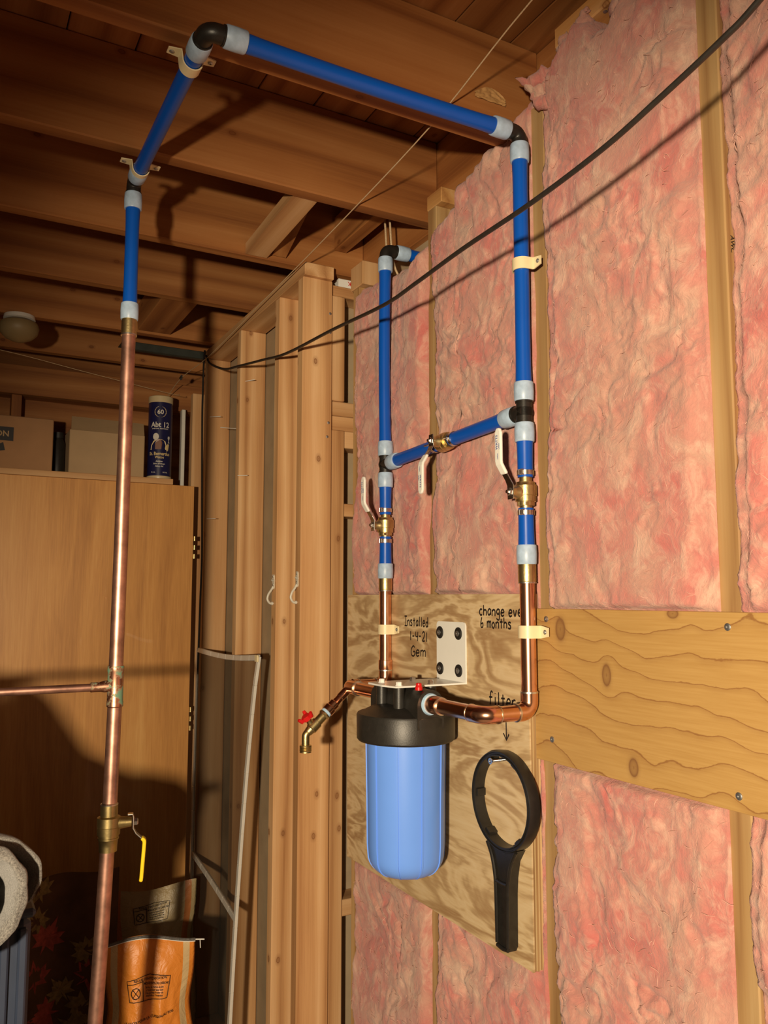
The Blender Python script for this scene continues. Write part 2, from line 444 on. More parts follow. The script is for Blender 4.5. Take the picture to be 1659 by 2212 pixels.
# insulated wall: sheathing, studs, plates, rim board
wr = struct(MB().box(1.090, 1.105, -.6, 2.045, 0, 2.43).obj('wall_right', M['board'], smooth=False))
SY = {'D': 1.985, 'C': 1.583, 'A': 1.190, 'B': .785, 'E': .38, 'F': -.02}
for kx, y in SY.items():
    top = 2.55 if y < 1.15 else (2.425 if kx != 'D' else 2.362)
    board('stud', 1.0, 1.0895, y, y + .038, .038, top if kx != 'A' else 2.47, M['wallstud'], wr)
board('sole_plate', 1.0, 1.0895, -.6, 2.04, 0, .0375, M['plate'], wr)
board('top_plate', 1.0, 1.0895, -.55, 1.153, 2.5505, 2.593, M['plate'], wr, .003)
board('plate_block', 1.0, 1.0895, 1.560, 1.625, 2.4255, 2.462, M['plate'], wr)
board('plate_block', .997, 1.0895, 1.960, 2.035, 2.3625, 2.4295, M['pine2'], wr, .002)
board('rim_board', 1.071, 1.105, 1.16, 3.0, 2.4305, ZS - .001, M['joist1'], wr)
for (x, y) in ((1.012, 1.027), (1.05, 1.042), (1.035, .93)):
    MB().lathe((x, y, 2.551), (0, 0, -1), [(0, .0045), (.001, .0045), (.0016, .003)], 10).obj('nail_head', M['zinc'], wr)
put_text('AWC', .011, lambda u, v_: Vector((1.010 + v_, .7847, 2.02 - u)), 'lettering', M['ink'], wr)
# stud partition
PX0, PX1 = .865, .955
wc = struct(MB().box(PX1 + .001, PX1 + .013, 2.165, 3.06, 0, 2.395).obj('wall_center', M['board'], smooth=False))
board('top_plate', PX0, PX1, 2.055, 3.06, 2.397, ZJ - .001, M['pine1'], wc)
board('sole_plate', PX0, PX1, 2.055, 3.06, 0, .038, M['pine1'], wc)
for i, (y, dx, d) in enumerate([(2.066, .0, .091), (2.250, .002, .089), (2.60, .0, .0895), (2.985, .0, .0895)]):
    s_ = board('stud', PX0 + dx, PX0 + dx + d - .0005, y, y + .038, .0385, 2.3965, M['pine2'], wc, .0025)
board('stud', PX1 + .0005, PX1 + .0445, 2.075, 2.113, 2.0535, 2.36, M['pine2'], wc, .0025)
board('stud', PX1 + .0005, PX1 + .0445, 2.075, 2.113, .0385, 1.9695, M['pine2'], wc, .0025)
for (x, z) in ((.948, 2.30), (.948, 2.245), (.945, 1.985), (.941, 1.945)):
    MB().lathe((x, 2.0661, z), (0, -1, 0), [(0, .004), (.0012, .004), (.0018, .0025)], 10).obj('nail_head', M['zinc'], wc)
for (p, q) in (((.875, 2.62, 2.222), (.90, 2.56, 2.219)), ((.872, 2.97, 2.17), (.897, 2.92, 2.165)), ((.862, 2.80, 2.098), (.905, 2.625, 2.063)), ((.862, 2.945, 1.785), (.88, 2.90, 1.783)), ((.862, 2.60, 1.90), (.885, 2.57, 1.898))):
    MB().sweep([p, q], .0013, 8).obj('bent_nail', M['white'], wc)  # steel nails; the white colour stands in for their bright reflection
# return framing between the partition and the insulated wall
wt = struct(MB().box(PX1 + .015, 1.105, 2.155, 2.163, 0, ZJ - .002).obj('wall_return', M['board'], smooth=False))
for (x0, x1, z0, z1) in ((.960, 1.10, 2.3615, 2.393), (.9565, 1.10, 2.012, 2.053), (.9565, 1.10, 1.970, 2.011), (1.0005, 1.10, 1.921, 1.9695), (1.0005, 1.10, 1.726, 1.762), (1.0005, 1.10, .648, .691)):
    board('block', x0, x1, 2.082, 2.154, z0, z1, M['pine0'], wt)
# back wall
wb = struct(MB().box(-1.6, 1.3, 3.66, 3.68, 0, ZS).obj('wall_back', M['joist0'], smooth=False))
board('header', -1.6, 1.25, 3.56, 3.659, 2.315, 2.434, M['joist0'], wb)
for x in (-.7, -.3, .10, .235):
    board('stud', x, x + .038, 3.57, 3.659, 0, 2.314, M['joist2'], wb)
board('stud', .935, 1.035, 3.44, 3.478, 0, 2.372, M['pine2'], wb)
board('batten', .905, .921, 3.50, 3.53, 0, 2.31, M['alu'], wb)
board('cleat', .15, .93, 3.56, 3.659, 1.905, 1.9505, M['joist0'], wb)
# ================================================================ insulation batts
def batt(name, y0, y1, zt, label, seed, bulge=.010, over=(.006, .006), z0=.04, dens=.0040, recess=.028):
    ny = int((y1 - y0) / dens); nz = int(2.45 / dens)
    u = np.linspace(0, 1, ny); w = np.linspace(0, 1, nz)
    U, Wv = np.meshgrid(u, w)
    zb = z0 + Wv * 2.4
    e0 = over[0] * (fbm(zb * 9 + seed, zb * 0 + seed, 4) * 3.2 - 1.1); e1 = over[1] * (fbm(zb * 9 + seed + 40, zb * 0 + 3 + seed, 4) * 3.2 - 1.1)
    Y = (y0 - e0) + U * ((y1 + e1) - (y0 - e0))
    zt_ = np.interp(Y, [p[0] for p in zt], [p[1] for p in zt]) + .022 * (fbm(Y * 55, Y * 0 + seed, 3) - .5)
    Z = z0 + Wv * (zt_ - z0)
    s = seed * 3.7
    wx = fbm(Y * 5 + s, Z * 5 + s, 3) * 1.3; wy = fbm(Y * 5 + s + 30, Z * 5 + s + 11, 3) * 1.3
    big = fbm(Y * 6 + wx + s, Z * 5 + wy, 3)
    rid = 1 - np.abs(2 * fbm(Y * 9 + wx * 1.6 + s, Z * 9 + wy * 1.6 + s, 4) - 1)
    cre = np.clip((.16 - np.abs(2 * fbm(Y * 11 + wx * 2 + s + 50, Z * 13 + wy * 2, 3) - 1)) / .16, 0, 1) * np.clip(fbm(Y * 7 + s + 9, Z * 7 + 5, 2) * 4 - 2.1, 0, 1)
    med = 1 - np.abs(2 * fbm(Y * 28 + wx * 4 + s, Z * 26 + wy * 4, 4) - 1)
    fin = fbm(Y * 100 + wx * 9, Z * 90 + wy * 9 + s, 3)
    h = (big - .5) * .034 + (rid - .7) * .013 + (med - .7) * .009 * (2 * fbm(Y * 7 + s, Z * 6, 2)) + (fin - .5) * .004 - cre * .011
    e_lo = np.minimum(1, (Y - Y[:, :1]) / .022); e_hi = np.minimum(1, (Y[:, -1:] - Y) / .022)
    ed = e_lo if recess else np.minimum(e_lo, e_hi)
    if recess:
        k_ = np.clip((Y - Y[:, :1]) / (.02 + .05 * fbm(Z * 6 + s, Z * 0 + 2, 3)), 0, 1); ed = .45 + .55 * (k_ * k_ * (3 - 2 * k_))
    else: ed = np.sqrt(np.clip(1 - (1 - ed) ** 2, 0, 1))
    et = np.clip((zt_ - Z) / .035, 0, 1); et = np.sqrt(np.clip(1 - (1 - et) ** 2, 0, 1))
    X = 1.004 - (bulge + .004 + h * .85 + .004) * ed * et
    if recess:
        rag = fbm(Z * 8 + s, Z * 0 + s, 5)
        q = np.clip(1 - (Y[:, -1:] - Y) / (.012 + .035 * rag), 0, 1)
        X = X + recess * (.35 + 1.3 * rag) * (1 - (1 - q) ** 3)
    X = np.where(et < .999, X + (1 - et) * .03, X)
    X = np.clip(X, .976, 1.06)
    def keepback(X, d):          # stay behind a board; d = distance outside its outline
        lim = 1.0012 - .035 * np.clip((d - .001) / .012, 0, 1)
        return np.maximum(X, lim)
    dply = np.maximum(np.maximum(.832 - Z, Z - 1.506), np.maximum(1.2335 - Y, Y - 1.995))
    dpl = np.maximum(np.maximum(1.205 - Z, Z - 1.479), Y - 1.2325)
    X = keepback(keepback(X, dply), dpl)
    v = np.stack([X, Y, Z], -1).reshape(-1, 3)
    idx = np.arange(ny * nz).reshape(nz, ny)
    f = np.stack([idx[:-1, :-1], idx[1:, :-1], idx[1:, 1:], idx[:-1, 1:]], -1).reshape(-1, 4)
    # closed back
    ring = np.concatenate([idx[0, :], idx[1:, -1], idx[-1, -2::-1], idx[-2:0:-1, 0]])
    n = len(v); bv = v[ring].copy(); bv[:, 0] = 1.088
    bv[:, 1] = np.clip(bv[:, 1], y0 + .002, y1 - .002)
    v = np.vstack([v, bv]); m = len(ring); r2 = np.roll(ring, -1); b = n + np.arange(m); b2 = np.roll(b, -1)
    faces = [tuple(q) for q in f] + [(ring[i], r2[i], b2[i], b[i]) for i in range(m)]
    o = obj(name, v, faces, M['wool'], None, True, None, loc=(1.05, (y0 + y1) / 2, z0))
    # loose glass fibres lying on the face
    rs = np.random.RandomState(int(seed * 11)); mb_ = MB(); G = np.stack([X, Y, Z], -1)
    for q_ in range(800):
        j_ = rs.randint(4, nz - 4); i_ = rs.randint(3, ny - 3); an = rs.uniform(0, 6.28); L_ = rs.uniform(1.5, 5.5); cv = rs.uniform(-.25, .25); P = []
        fi, fj = float(i_), float(j_)
        if G[j_, i_, 0] > .9995 and dply[j_, i_] < .004 or dpl[j_, i_] < .004: continue
        for k in range(5):
            a_, b_ = int(min(max(round(fi), 0), ny - 1)), int(min(max(round(fj), 0), nz - 1))
            if dply[b_, a_] < .004 or dpl[b_, a_] < .004: break
            P.append((G[b_, a_, 0] - .0008 - .0022 * math.sin(k * .785), Y[b_, 0] + (fi / (ny - 1)) * (Y[b_, -1] - Y[b_, 0]), z0 + fj / (nz - 1) * 2.4 if False else G[b_, a_, 2] + (fj - b_) * dens))
            fi += math.cos(an) * L_ / 4; fj += math.sin(an) * L_ / 4; an += cv
        if len(P) == 5: mb_.sweep(P, [.0002, .0004, .00045, .0004, .0002], 3, caps=False)
    fo = mb_.obj('loose_fibre', M['fibre'], o); fo['kind'] = 'stuff'
    return tag(o, label, 'insulation', 'pink insulation batts between the wall studs')
b1 = batt('insulation_batt', 1.621, 1.985, [(1.6, 2.36), (1.66, 2.335), (1.70, 2.325), (1.8, 2.335), (1.95, 2.352), (2.0, 2.355)], 'pink fibreglass batt behind the tap-side blue riser, beside the stud partition', 1, .012, (.006, .009), recess=0)
b2 = batt('insulation_batt', 1.228, 1.583, [(1.22, 2.50), (1.30, 2.46), (1.36, 2.455), (1.45, 2.44), (1.468, 2.435), (1.475, 2.385), (1.60, 2.375)], 'pink fibreglass batt behind the blue cross pipe between the two risers', 2, .011, (.004, 0.0), recess=.008)
b3 = batt('insulation_batt', .823, 1.190, [(.80, 2.558), (.955, 2.556), (.985, 2.515), (1.00, 2.505), (1.035, 2.505), (1.05, 2.555), (1.08, 2.565), (1.12, 2.54), (1.15, 2.51), (1.185, 2.475), (1.2, 2.47)], 'wide pink fibreglass batt above and below the knotty horizontal plank', 3, .013, (.002, 0.0), recess=.014)
b4 = batt('insulation_batt', .418, .785, [(.4, 2.545), (.8, 2.545)], 'pink fibreglass batt mostly cut off, beyond the single bare stud', 4, .011, (.002, 0.0), recess=.020)
# torn tufts at the top of the widest batt
def tuft(root, tip, r, seed):
    root, tip = Vector(root), Vector(tip); n = 12; pts = []; rad = []
    for i in range(n):
        t = i / (n - 1); p = root.lerp(tip, t) + Vector((0, 0, .010 * math.sin(t * 5 + seed)))
        pts.append(p); rad.append(r * (1 - t) ** .75 * (1 + .25 * math.sin(i * 2.1 + seed)) + .0006)
    mb = MB().sweep(pts, rad, 14)
    a = np.array(mb.v); a += (np.stack([fbm(a[:, 1] * 90 + seed, a[:, 2] * 90, 3), fbm(a[:, 0] * 90, a[:, 2] * 90 + seed, 3), fbm(a[:, 0] * 90 + 7, a[:, 1] * 90 + seed, 3)], -1) - .5) * .016
    return obj('tuft', a, mb.f, M['wool'], b3, True, None)
tuft((1.000, 1.150, 2.485), (.955, 1.215, 2.520), .022, 1)
tuft((1.000, 1.150, 2.470), (.965, 1.205, 2.500), .018, 2)
tuft((1.000, 1.160, 2.455), (.975, 1.200, 2.475), .018, 3)
tuft((1.000, 1.105, 2.515), (.992, 1.125, 2.555), .020, 4)
tuft((.998, 1.07, 2.52), (.996, 1.055, 2.575), .018, 5)
tuft((.998, .98, 2.515), (.998, .955, 2.565), .016, 6)

# ================================================================ plywood board and plank
PF = .974
ply = thing('plywood_board', (.986, 1.613, .832), 'square plywood panel with black handwriting behind the water filter', 'plywood panel')
plyc = [(.62, .46, .26), (.40, .25, .12)]
M['plyA'] = wood('ply_edge_light', 2, (.66, .50, .28), (.56, .40, .20), (.42, .27, .12), rings=80, knots=False)
M['plyB'] = wood('ply_edge_dark', 2, (.46, .30, .15), (.38, .23, .10), (.26, .14, .06), rings=80, knots=False)
NP = 7
for i in range(NP):
    t = .0245 / NP; x0 = PF + i * t
    ins = .0006 * ((i * 7) % 3)
    board('ply', x0, x0 + t - .0001, 1.2335 + ins, 1.995 - ins, .832 + ins, 1.506 - ins, M['plyface'] if i == 0 else (M['plyA'] if i % 2 == 0 else M['plyB']), ply, 0)
GL = {'I': [[(0, 1), (.5, 1)], [(.25, 1), (.25, 0)], [(0, 0), (.5, 0)]], 'n': [[(0, .6), (0, 0)], [(0, .42), (.2, .6), (.4, .48), (.4, 0)]],
 's': [[(.4, .55), (.15, .6), (.05, .45), (.35, .25), (.3, .02), (0, .05)]], 't': [[(.2, .9), (.2, 0)], [(0, .6), (.42, .62)]],
 'a': [[(.4, .5), (.2, .6), (0, .3), (.15, 0), (.4, .25)], [(.4, .6), (.42, 0)]], 'l': [[(.1, 1), (.1, 0)]],
 'e': [[(0, .3), (.4, .36), (.3, .6), (.1, .55), (0, .25), (.15, 0), (.4, .1)]], 'd': [[(.4, .35), (.2, .52), (0, .25), (.2, 0), (.4, .2)], [(.4, 1), (.4, 0)]],
 '1': [[(.15, 1), (.15, 0)]], '-': [[(0, .5), (.32, .52)]], '4': [[(0, 1), (.02, .5), (.4, .52)], [(.4, 1), (.36, 0)]],
 '2': [[(0, .8), (.2, 1), (.4, .8), (.3, .45), (0, 0), (.42, .02)]], 'G': [[(.45, .85), (.25, 1), (0, .6), (.05, .1), (.3, 0), (.45, .2), (.45, .45), (.25, .42)]],
 'm': [[(0, .62), (0, 0)], [(0, .42), (.15, .6), (.28, .5), (.28, 0)], [(.28, .42), (.43, .6), (.56, .5), (.56, 0)]], 'c': [[(.4, .52), (.2, .6), (0, .3), (.2, 0), (.4, .1)]],
 'h': [[(0, 1), (0, 0)], [(0, .4), (.2, .56), (.4, .4), (.4, 0)]], 'g': [[(.4, .5), (.2, .6), (0, .35), (.2, .1), (.4, .3)], [(.4, .6), (.38, -.3), (.15, -.4), (0, -.25)]],
 'v': [[(0, .6), (.2, 0), (.4, .6)]], 'r': [[(0, .6), (0, 0)], [(0, .4), (.2, .6), (.36, .55)]], 'y': [[(0, .6), (.2, .15)], [(.4, .6), (.1, -.4)]],
 '6': [[(.2, .95), (.03, .4), (.1, 0), (.35, .05), (.35, .4), (.05, .3)]], 'o': [[(.2, .6), (0, .3), (.2, 0), (.4, .3), (.2, .6)]],
 'f': [[(.42, .9), (.28, 1), (.16, .8), (.12, 0)], [(0, .55), (.38, .57)]], 'i': [[(.1, .6), (.1, 0)], [(.1, .88), (.1, .82)]], ' ': []}
def handwrite(txt, yl, yr, zb, h, slope=0.0):
    adv = []; x = 0
    for ch in txt:
        ww = .56 if ch == 'm' else (.2 if ch in 'li' else (.3 if ch == '1' else (.25 if ch == ' ' else .42)))
        adv.append(x); x += ww + .2
    tot = x - .2; kx = (yl - yr) / tot; mb = MB()
    for ch, a in zip(txt, adv):
        jz = random.uniform(-.04, .04)
        for st in GL[ch]:
            pts = [(PF, yl - (a + p[0]) * kx, zb + (p[1] + jz) * h + slope * (a + p[0])) for p in st]
            pts = smooth_path(pts, 4) if len(pts) > 2 else pts
            mb.sweep(pts, .0018, 6)
    v = np.array(mb.v); v[:, 0] = PF + (v[:, 0] - PF) * .25
    return obj('lettering', v, mb.f, M['ink'], ply)
handwrite('Installed', 1.692, 1.588, 1.434, .022)
handwrite('1-4-21', 1.668, 1.590, 1.401, .021)
handwrite('Gem', 1.662, 1.600, 1.366, .023)
handwrite('change every', 1.388, 1.222, 1.4635, .021)
handwrite('6 months', 1.384, 1.284, 1.4395, .021)
handwrite('filter', 1.358, 1.272, 1.290, .026)
mb = MB()
for st in ([(1.304, 1.268), (1.3035, 1.228)], [(1.313, 1.240), (1.3035, 1.228), (1.2955, 1.2405)]):
    mb.sweep([(PF, a, b_) for a, b_ in st], .0018, 6)
v = np.array(mb.v); v[:, 0] = PF + (v[:, 0] - PF) * .25; obj('lettering', v, mb.f, M['ink'], ply)

def screw_head(parent, p, n, r=.0045, mat=None):
    n = Vector(n); mb = MB().lathe(p, n, [(0, r), (.0012, r), (.0022, r * .7), (.0022, r * .35), (.0008, r * .3)], 14)
    return mb.obj('screw', mat or M['zinc'], parent)
plank = thing('plank', (.994, .55, 1.205), 'wide horizontal knotty plank screwed across the studs beside the plywood', 'plank')
pk = MB().box(.988, .9995, -.35, 1.2325, 1.205, 1.479, .0008).obj('plank_face', M['dark'], plank, smooth=False)
c0 = WL[pk.name]
pk.data.materials[0] = plank_mat([(y - c0.y, z - c0.z, ry, rz) for y, z, ry, rz in ((1.158, 1.443, .014, .022), (1.045, 1.371, .011, .020), (.990, 1.231, .011, .016), (.90, 1.475, .012, .008))])
for (y, z) in ((1.196, 1.460), (.801, 1.458), (1.186, 1.246), (.794, 1.227)): screw_head(plank, (.988, y, z), (-1, 0, 0), .0055)

# ================================================================ blue PEX plumbing
XR, YR = .958, 1.212            # tap-far riser
YL = 1.757                      # tap-side riser
XL, YD = .338, 1.765            # overhead run and drop by the door
ZT = 2.398
RP = .0143
def ring(parent, p, d, L=.036):
    return MB().lathe(p, d, [(0, .0150), (0, .0172), (.002, .0183), (L * .5, .0189), (L - .002, .0184), (L, .0174), (L, .0145)], 32, caps=False).obj('expansion_ring', M['ring'], parent)
def pex(p0, p1, label, r0=True, r1=True, sag=0.0, group=None, L=.034, bow=(0, 0, 0)):
    p0, p1 = Vector(p0), Vector(p1); d = (p1 - p0).normalized(); Lt = (p1 - p0).length
    base = Vector((min(p0.x, p1.x), min(p0.y, p1.y), min(p0.z, p1.z)))
    t = thing('pex_pipe', p0.lerp(p1, .5) - Vector((0, 0, abs(p1.z - p0.z) / 2)), label, 'pipe', group)
    n = max(8, int(Lt / .02)); pts = []; rad = []
    for i in range(n + 1):
        k = i / n; pts.append(p0.lerp(p1, k) + Vector(bow) * math.sin(math.pi * k))
        a = k * Lt; b_ = (1 - k) * Lt
        fl = max(math.exp(-max(0, a - L) / .018) if r0 else 0, math.exp(-max(0, b_ - L) / .018) if r1 else 0)
        rad.append(RP + .0014 * min(1, fl))
    MB().sweep(pts, rad, 28).obj('pipe', M['pex'], t)
    if r0: ring(t, p0, d)
    if r1: ring(t, p1, -d)
    return t
def fitting(name, path_or_legs, label, cat, centre, collar=True):
    """legs: list of directions from the centre, with length"""
    c = Vector(centre); t = thing(name, c - Vector((0, 0, .02)), label, cat)
    if len(path_or_legs) == 2 and abs(Vector(path_or_legs[0][0]).dot(Vector(path_or_legs[1][0]))) < .5:
        (a, la), (b_, lb) = path_or_legs; a, b_ = Vector(a), Vector(b_)
        MB().sweep(arc_path(c + a * la, c, c + b_ * lb, .016, 6), .0152, 24).obj('body', M['blackp'], t)
    else:
        mb = MB()
        for a, la in path_or_legs: mb.sweep([c - Vector(a) * .008, c + Vector(a) * la], .0152, 24)
        mb.obj('body', M['blackp'], t)
    for a, la in path_or_legs:
        a = Vector(a); MB().lathe(c + a * (la - .003), a, [(0, .0150), (0, .0168), (.003, .0168), (.003, .0150)], 24, caps=False).obj('collar', M['blackp'], t)
    return t
X_, Y_, Z_ = Vector((1, 0, 0)), Vector((0, 1, 0)), Vector((0, 0, 1))
fitting('pex_elbow', [(Y_, .028), (X_, .028)], 'black elbow joining the two blue overhead pipes under the joist', 'pipe elbow', (XL, YR, ZT))
fitting('pex_elbow', [(-X_, .028), (-Z_, .022)], 'black elbow where the long overhead pipe turns down the stud', 'pipe elbow', (XR, YR, ZT))
fitting('pex_elbow', [(-Y_, .025), (-Z_, .025)], 'black elbow above the drop pipe by the wooden door', 'pipe elbow', (XL, YD, ZT))
ZE = 2.372
fitting('pex_elbow', [(X_, .030), (-Z_, .022)], 'black elbow at the top of the tap-side riser', 'pipe elbow', (XR, YL, ZE))
fitting('pex_tee', [(Z_, .021), (-Z_, .021), (Y_, .026)], 'black tee on the riser beside the bare stud', 'pipe tee', (XR, YR, 1.846))
fitting('pex_tee', [(Z_, .021), (-Z_, .021), (-Y_, .026)], 'black tee on the tap-side riser', 'pipe tee', (XR, YL, 1.824))
pex((XL, YR + .028, ZT), (XL, YD - .025, ZT), 'short blue overhead pipe strapped under two joists')
pex((XL + .028, YR, ZT), (XR - .028, YR, ZT), 'long blue overhead pipe running along the joist to the insulated wall', bow=(0, 0, -.003))
pex((XL, YD, ZT - .025), (XL, YD, 2.090), 'blue drop pipe from the ceiling into the old copper pipe')
pex((XR, YR, ZT - .022), (XR, YR, 1.867), 'long blue riser against the bare stud, held by a cream strap')
pex((XR, YR, 1.825), (XR, YR, 1.722), 'short blue riser piece above the valve near the bare stud', True, False)
pex((XR, YR, 1.664), (XR, YR, 1.560), 'short blue riser piece below the valve near the bare stud', False, True)
pex((XR, YL, ZE - .022), (XR, YL, 1.845), 'long blue tap-side riser in front of the insulation', bow=(-.002, .002, 0))
pex((XR, YL, 1.803), (XR, YL, 1.700), 'short blue tap-side riser piece above its valve', True, False)
pex((XR, YL, 1.646), (XR, YL, 1.545), 'short blue tap-side riser piece below its valve', False, True)
pex((XR + .030, YL, ZE), (1.086, YL, ZE), 'short blue stub disappearing into the torn insulation', True, False)
YV = 1.488; za = lambda y: 1.846 + (1.824 - 1.846) * (y - YR) / (YL - YR)
pex((XR, YR + .026, za(YR + .026)), (XR, YV - .028, za(YV - .028)), 'half of the blue cross pipe between the white-handled valve and the stud-side riser', True, False)
pex((XR, YL - .026, za(YL - .026)), (XR, YV + .028, za(YV + .028)), 'half of the blue cross pipe between the white-handled valve and the tap-side riser', True, False)

def valve(c, a, s, h, label, group):
    c, a, s, h = Vector(c), Vector(a).normalized(), Vector(s), Vector(h).normalized(); w = s.cross(h)
    t = thing('ball_valve', c - Vector((0, 0, .03)), label, 'valve', group)
    MB().lathe(c, a, [(-.030, .0115), (-.024, .0115), (-.024, .0162), (-.017, .0162), (-.0165, .0192), (-.0060, .0192), (-.0055, .0205), (.0130, .0205), (.0165, .0176), (.0200, .0172), (.0205, .0118), (.030, .0115)], 40).obj('body', M['brass'], t)
    hx = []
    for k in range(6): hx.append((.0176 * math.cos(k * math.pi / 3), .0176 * math.sin(k * math.pi / 3)))
    MB().prism(hx, lambda u, v, d: c + s * u + s.cross(a) * v + a * d, -.0245, -.0175).obj('hex_collar', M['brass'], t)
    MB().lathe(c, s, [(.012, .0135), (.022, .0125), (.026, .0098), (.033, .0098)], 24).obj('stem_boss', M['brass'], t)
    MB().lathe(c, s, [(.033, .0060), (.0335, .0075), (.038, .0075), (.040, .0060), (.040, .0035), (.044, .0035)], 6).obj('nut', M['steel'], t)
    # lever: bent strip
    path = [(.0345, -.014), (.0345, .012), (.040, .022), (.053, .041)]
    def strip(path, wd, th, name, mat, parent, rnd=False):
        v = []; f = []; P = [Vector(p) for p in path]; n = len(P)
        for i, p in enumerate(P):
            d = (P[min(i + 1, n - 1)] - P[max(i - 1, 0)]).normalized(); nr = Vector((d.y, -d.x))
            ww = wd[i] if hasattr(wd, '__len__') else wd
            for (sg, tg) in ((-1, -1), (1, -1), (1, 1), (-1, 1)):
                q = p + nr * (th / 2 * tg); v.append(c + s * q.x + h * q.y + w * (ww / 2 * sg))
        for i in range(n - 1):
            for k in range(4): f.append((i * 4 + k, i * 4 + (k + 1) % 4, i * 4 + 4 + (k + 1) % 4, i * 4 + 4 + k))
        f += [(3, 2, 1, 0), tuple((n - 1) * 4 + k for k in range(4))]
        o = fixn(obj(name, v, f, mat, parent, False))
        md = o.modifiers.new('b', 'BEVEL'); md.width = th * .42; md.segments = 2; md.limit_method = 'ANGLE'; md.angle_limit = .6
        return o
    lv = strip(path, [.017, .019, .016, .016], .0026, 'lever', M['steel'], t)
    strip([(.0475, .032), (.0590, .050), (.0602, .056), (.0602, .108), (.0602, .114), (.0602, .117)], [.0180, .0190, .0195, .0190, .013, .006], .0062, 'grip', M['grip'], lv)
    fn = lambda u, v_: c + s * .0634 + h * (.060 + u) + w * (v_)
    if w.length:
        vv = s.cross(h)
        put_text('WATTS', .0082, lambda u, v_: c + s * .0635 + h * (.076 + u) + vv * (v_ - .0005), 'lettering', M['print'], lv, 'LEFT')
        put_text('LFFBV', .0046, lambda u, v_: c + s * .0635 + h * (.076 + u) + vv * (v_ - .0065), 'lettering', M['print'], lv, 'LEFT')
        put_text('OPEN', .0042, lambda u, v_: c + s * .0635 + h * (.058 + u) + vv * (v_ - .002), 'lettering', M['print'], lv, 'LEFT')
    for sg in (-1, 1):
        q = c + a * (.0375 * sg - .0045)
        cl = MB().lathe(q, a, [(0, .0150), (0, .0160), (.009, .0160), (.009, .0150)], 28, caps=False).obj('clamp', M['steel'], t)
        e = q + a * .0045 + (s - w * .55).normalized() * .0185
        mb = MB()
        for k in (-1, 1): mb.sweep([e - a * .0045 + w * .003 * k - s * .002, e - a * .0045 + w * .0035 * k + s * .003, e + a * .0045 + w * .0035 * k + s * .003, e + a * .0045 + w * .003 * k - s * .002], .0014, 8)
        mb.obj('clamp_ear', M['steel'], cl)
    return t
valve((XR, YR, 1.693), Z_, -X_, Z_, 'brass valve with raised white lever on the riser beside the bare stud', 'white-handled ball valves')
valve((XR, YL, 1.673), Z_, -X_, Z_, 'brass valve with raised white lever on the tap-side riser', 'white-handled ball valves')
valve((XR, YV, za(YV)), Vector((0, 1, -.04)), -X_, -Z_, 'brass valve with white lever hanging down on the cross pipe', 'white-handled ball valves')

# straps
def strap(c, axis, out, side, label, ears=1, group='cream pipe straps'):
    """c pipe centre; out = away from the surface; side = towards the screw ear"""
    c, axis, out, side = Vector(c), Vector(axis), Vector(out), Vector(side)
    t = thing('pipe_strap', c - out * .014, label, 'pipe strap', group)
    prof = []
    r = .0160; th = .0022
    pts = []
    if ears == 2: pts.append((-.040, -.0145)); pts.append((-.0185, -.0145))
    for k in range(13):
        an = math.pi - math.pi * k / 12 if ears == 2 else math.radians(215) - math.radians(215) * k / 12
        pts.append((math.cos(an) * r, math.sin(an) * r))
    pts += [(.0175, -.0125), (.021, -.0148), (.041, -.0148)]
    v = []; f = []; n = len(pts); P = [Vector(p) for p in pts]
    for i, p in enumerate(P):
        d = (P[min(i + 1, n - 1)] - P[max(i - 1, 0)]).normalized(); nr = Vector((-d.y, d.x))
        hw = .0115
        if i == n - 1 or (ears == 2 and i == 0): hw = .008
        for (aa, tt) in ((-1, 0), (1, 0), (1, 1), (-1, 1)):
            q = p + nr * (th * tt); v.append(c + side * q.x + out * q.y + axis * (hw * aa))
    for i in range(n - 1):
        for k in range(4): f.append((i * 4 + k, i * 4 + (k + 1) % 4, i * 4 + 4 + (k + 1) % 4, i * 4 + 4 + k))
    f += [(3, 2, 1, 0), tuple((n - 1) * 4 + k for k in range(4))]
    o = fixn(obj('band', v, f, M['cream'], t, True, 40))
    for sg in ((1, -1) if ears == 2 else (1,)): screw_head(t, c + side * (.033 * sg) - out * .0124, out, .0042)
    return t
strap((XR, YR, 2.132), Z_, -X_, -Y_, 'cream strap holding the blue riser to the bare stud')
strap((XR, YR, 1.437), Z_, -X_, -Y_, 'cream strap holding the copper pipe at the plank end')
strap((XR, YL, 1.423), Z_, -X_, -Y_, 'cream strap holding the copper tap-side pipe to the plywood')
strap((XL, 1.307, ZT), Y_, -Z_, X_, 'cream two-eared strap under the joist next to the overhead elbow', 2)
strap((XL, 1.705, ZT), Y_, -Z_, X_, 'cream two-eared strap under the joist near the drop pipe', 2)

# ================================================================ copper plumbing
def copper(p0, p1, r, label, mat='copper', name='copper_pipe', extra=()):
    p0, p1 = Vector(p0), Vector(p1); d = (p1 - p0); L = d.length
    t = thing(name, p0.lerp(p1, .5) - Vector((0, 0, abs(d.z) / 2)), label, 'pipe')
    MB().lathe(p0, d, [(0, r), (L * .33, r), (L * .66, r), (L, r)], 32).obj('pipe', M[mat], t)
    for (kind, a, b_, rr, m) in extra:
        MB().lathe(p0, d, [(a, r * .98), (a, rr), (a + .002, rr + .0004), (b_ - .002, rr + .0004), (b_, rr), (b_, r * .98)], 32, caps=False).obj(kind, M[m], t)
    return t
ZC = 1.293; XF, YF = .858, 1.487          # filter centre
RC = .0143
copper((XR, YR, 1.562), (XR, YR, ZC + .034), RC, 'bright copper riser below the blue pipe at the plank end', extra=[('adapter', .0, .034, .0162, 'brass'), ('solder_ring', .034, .037, .0166, 'solder')])
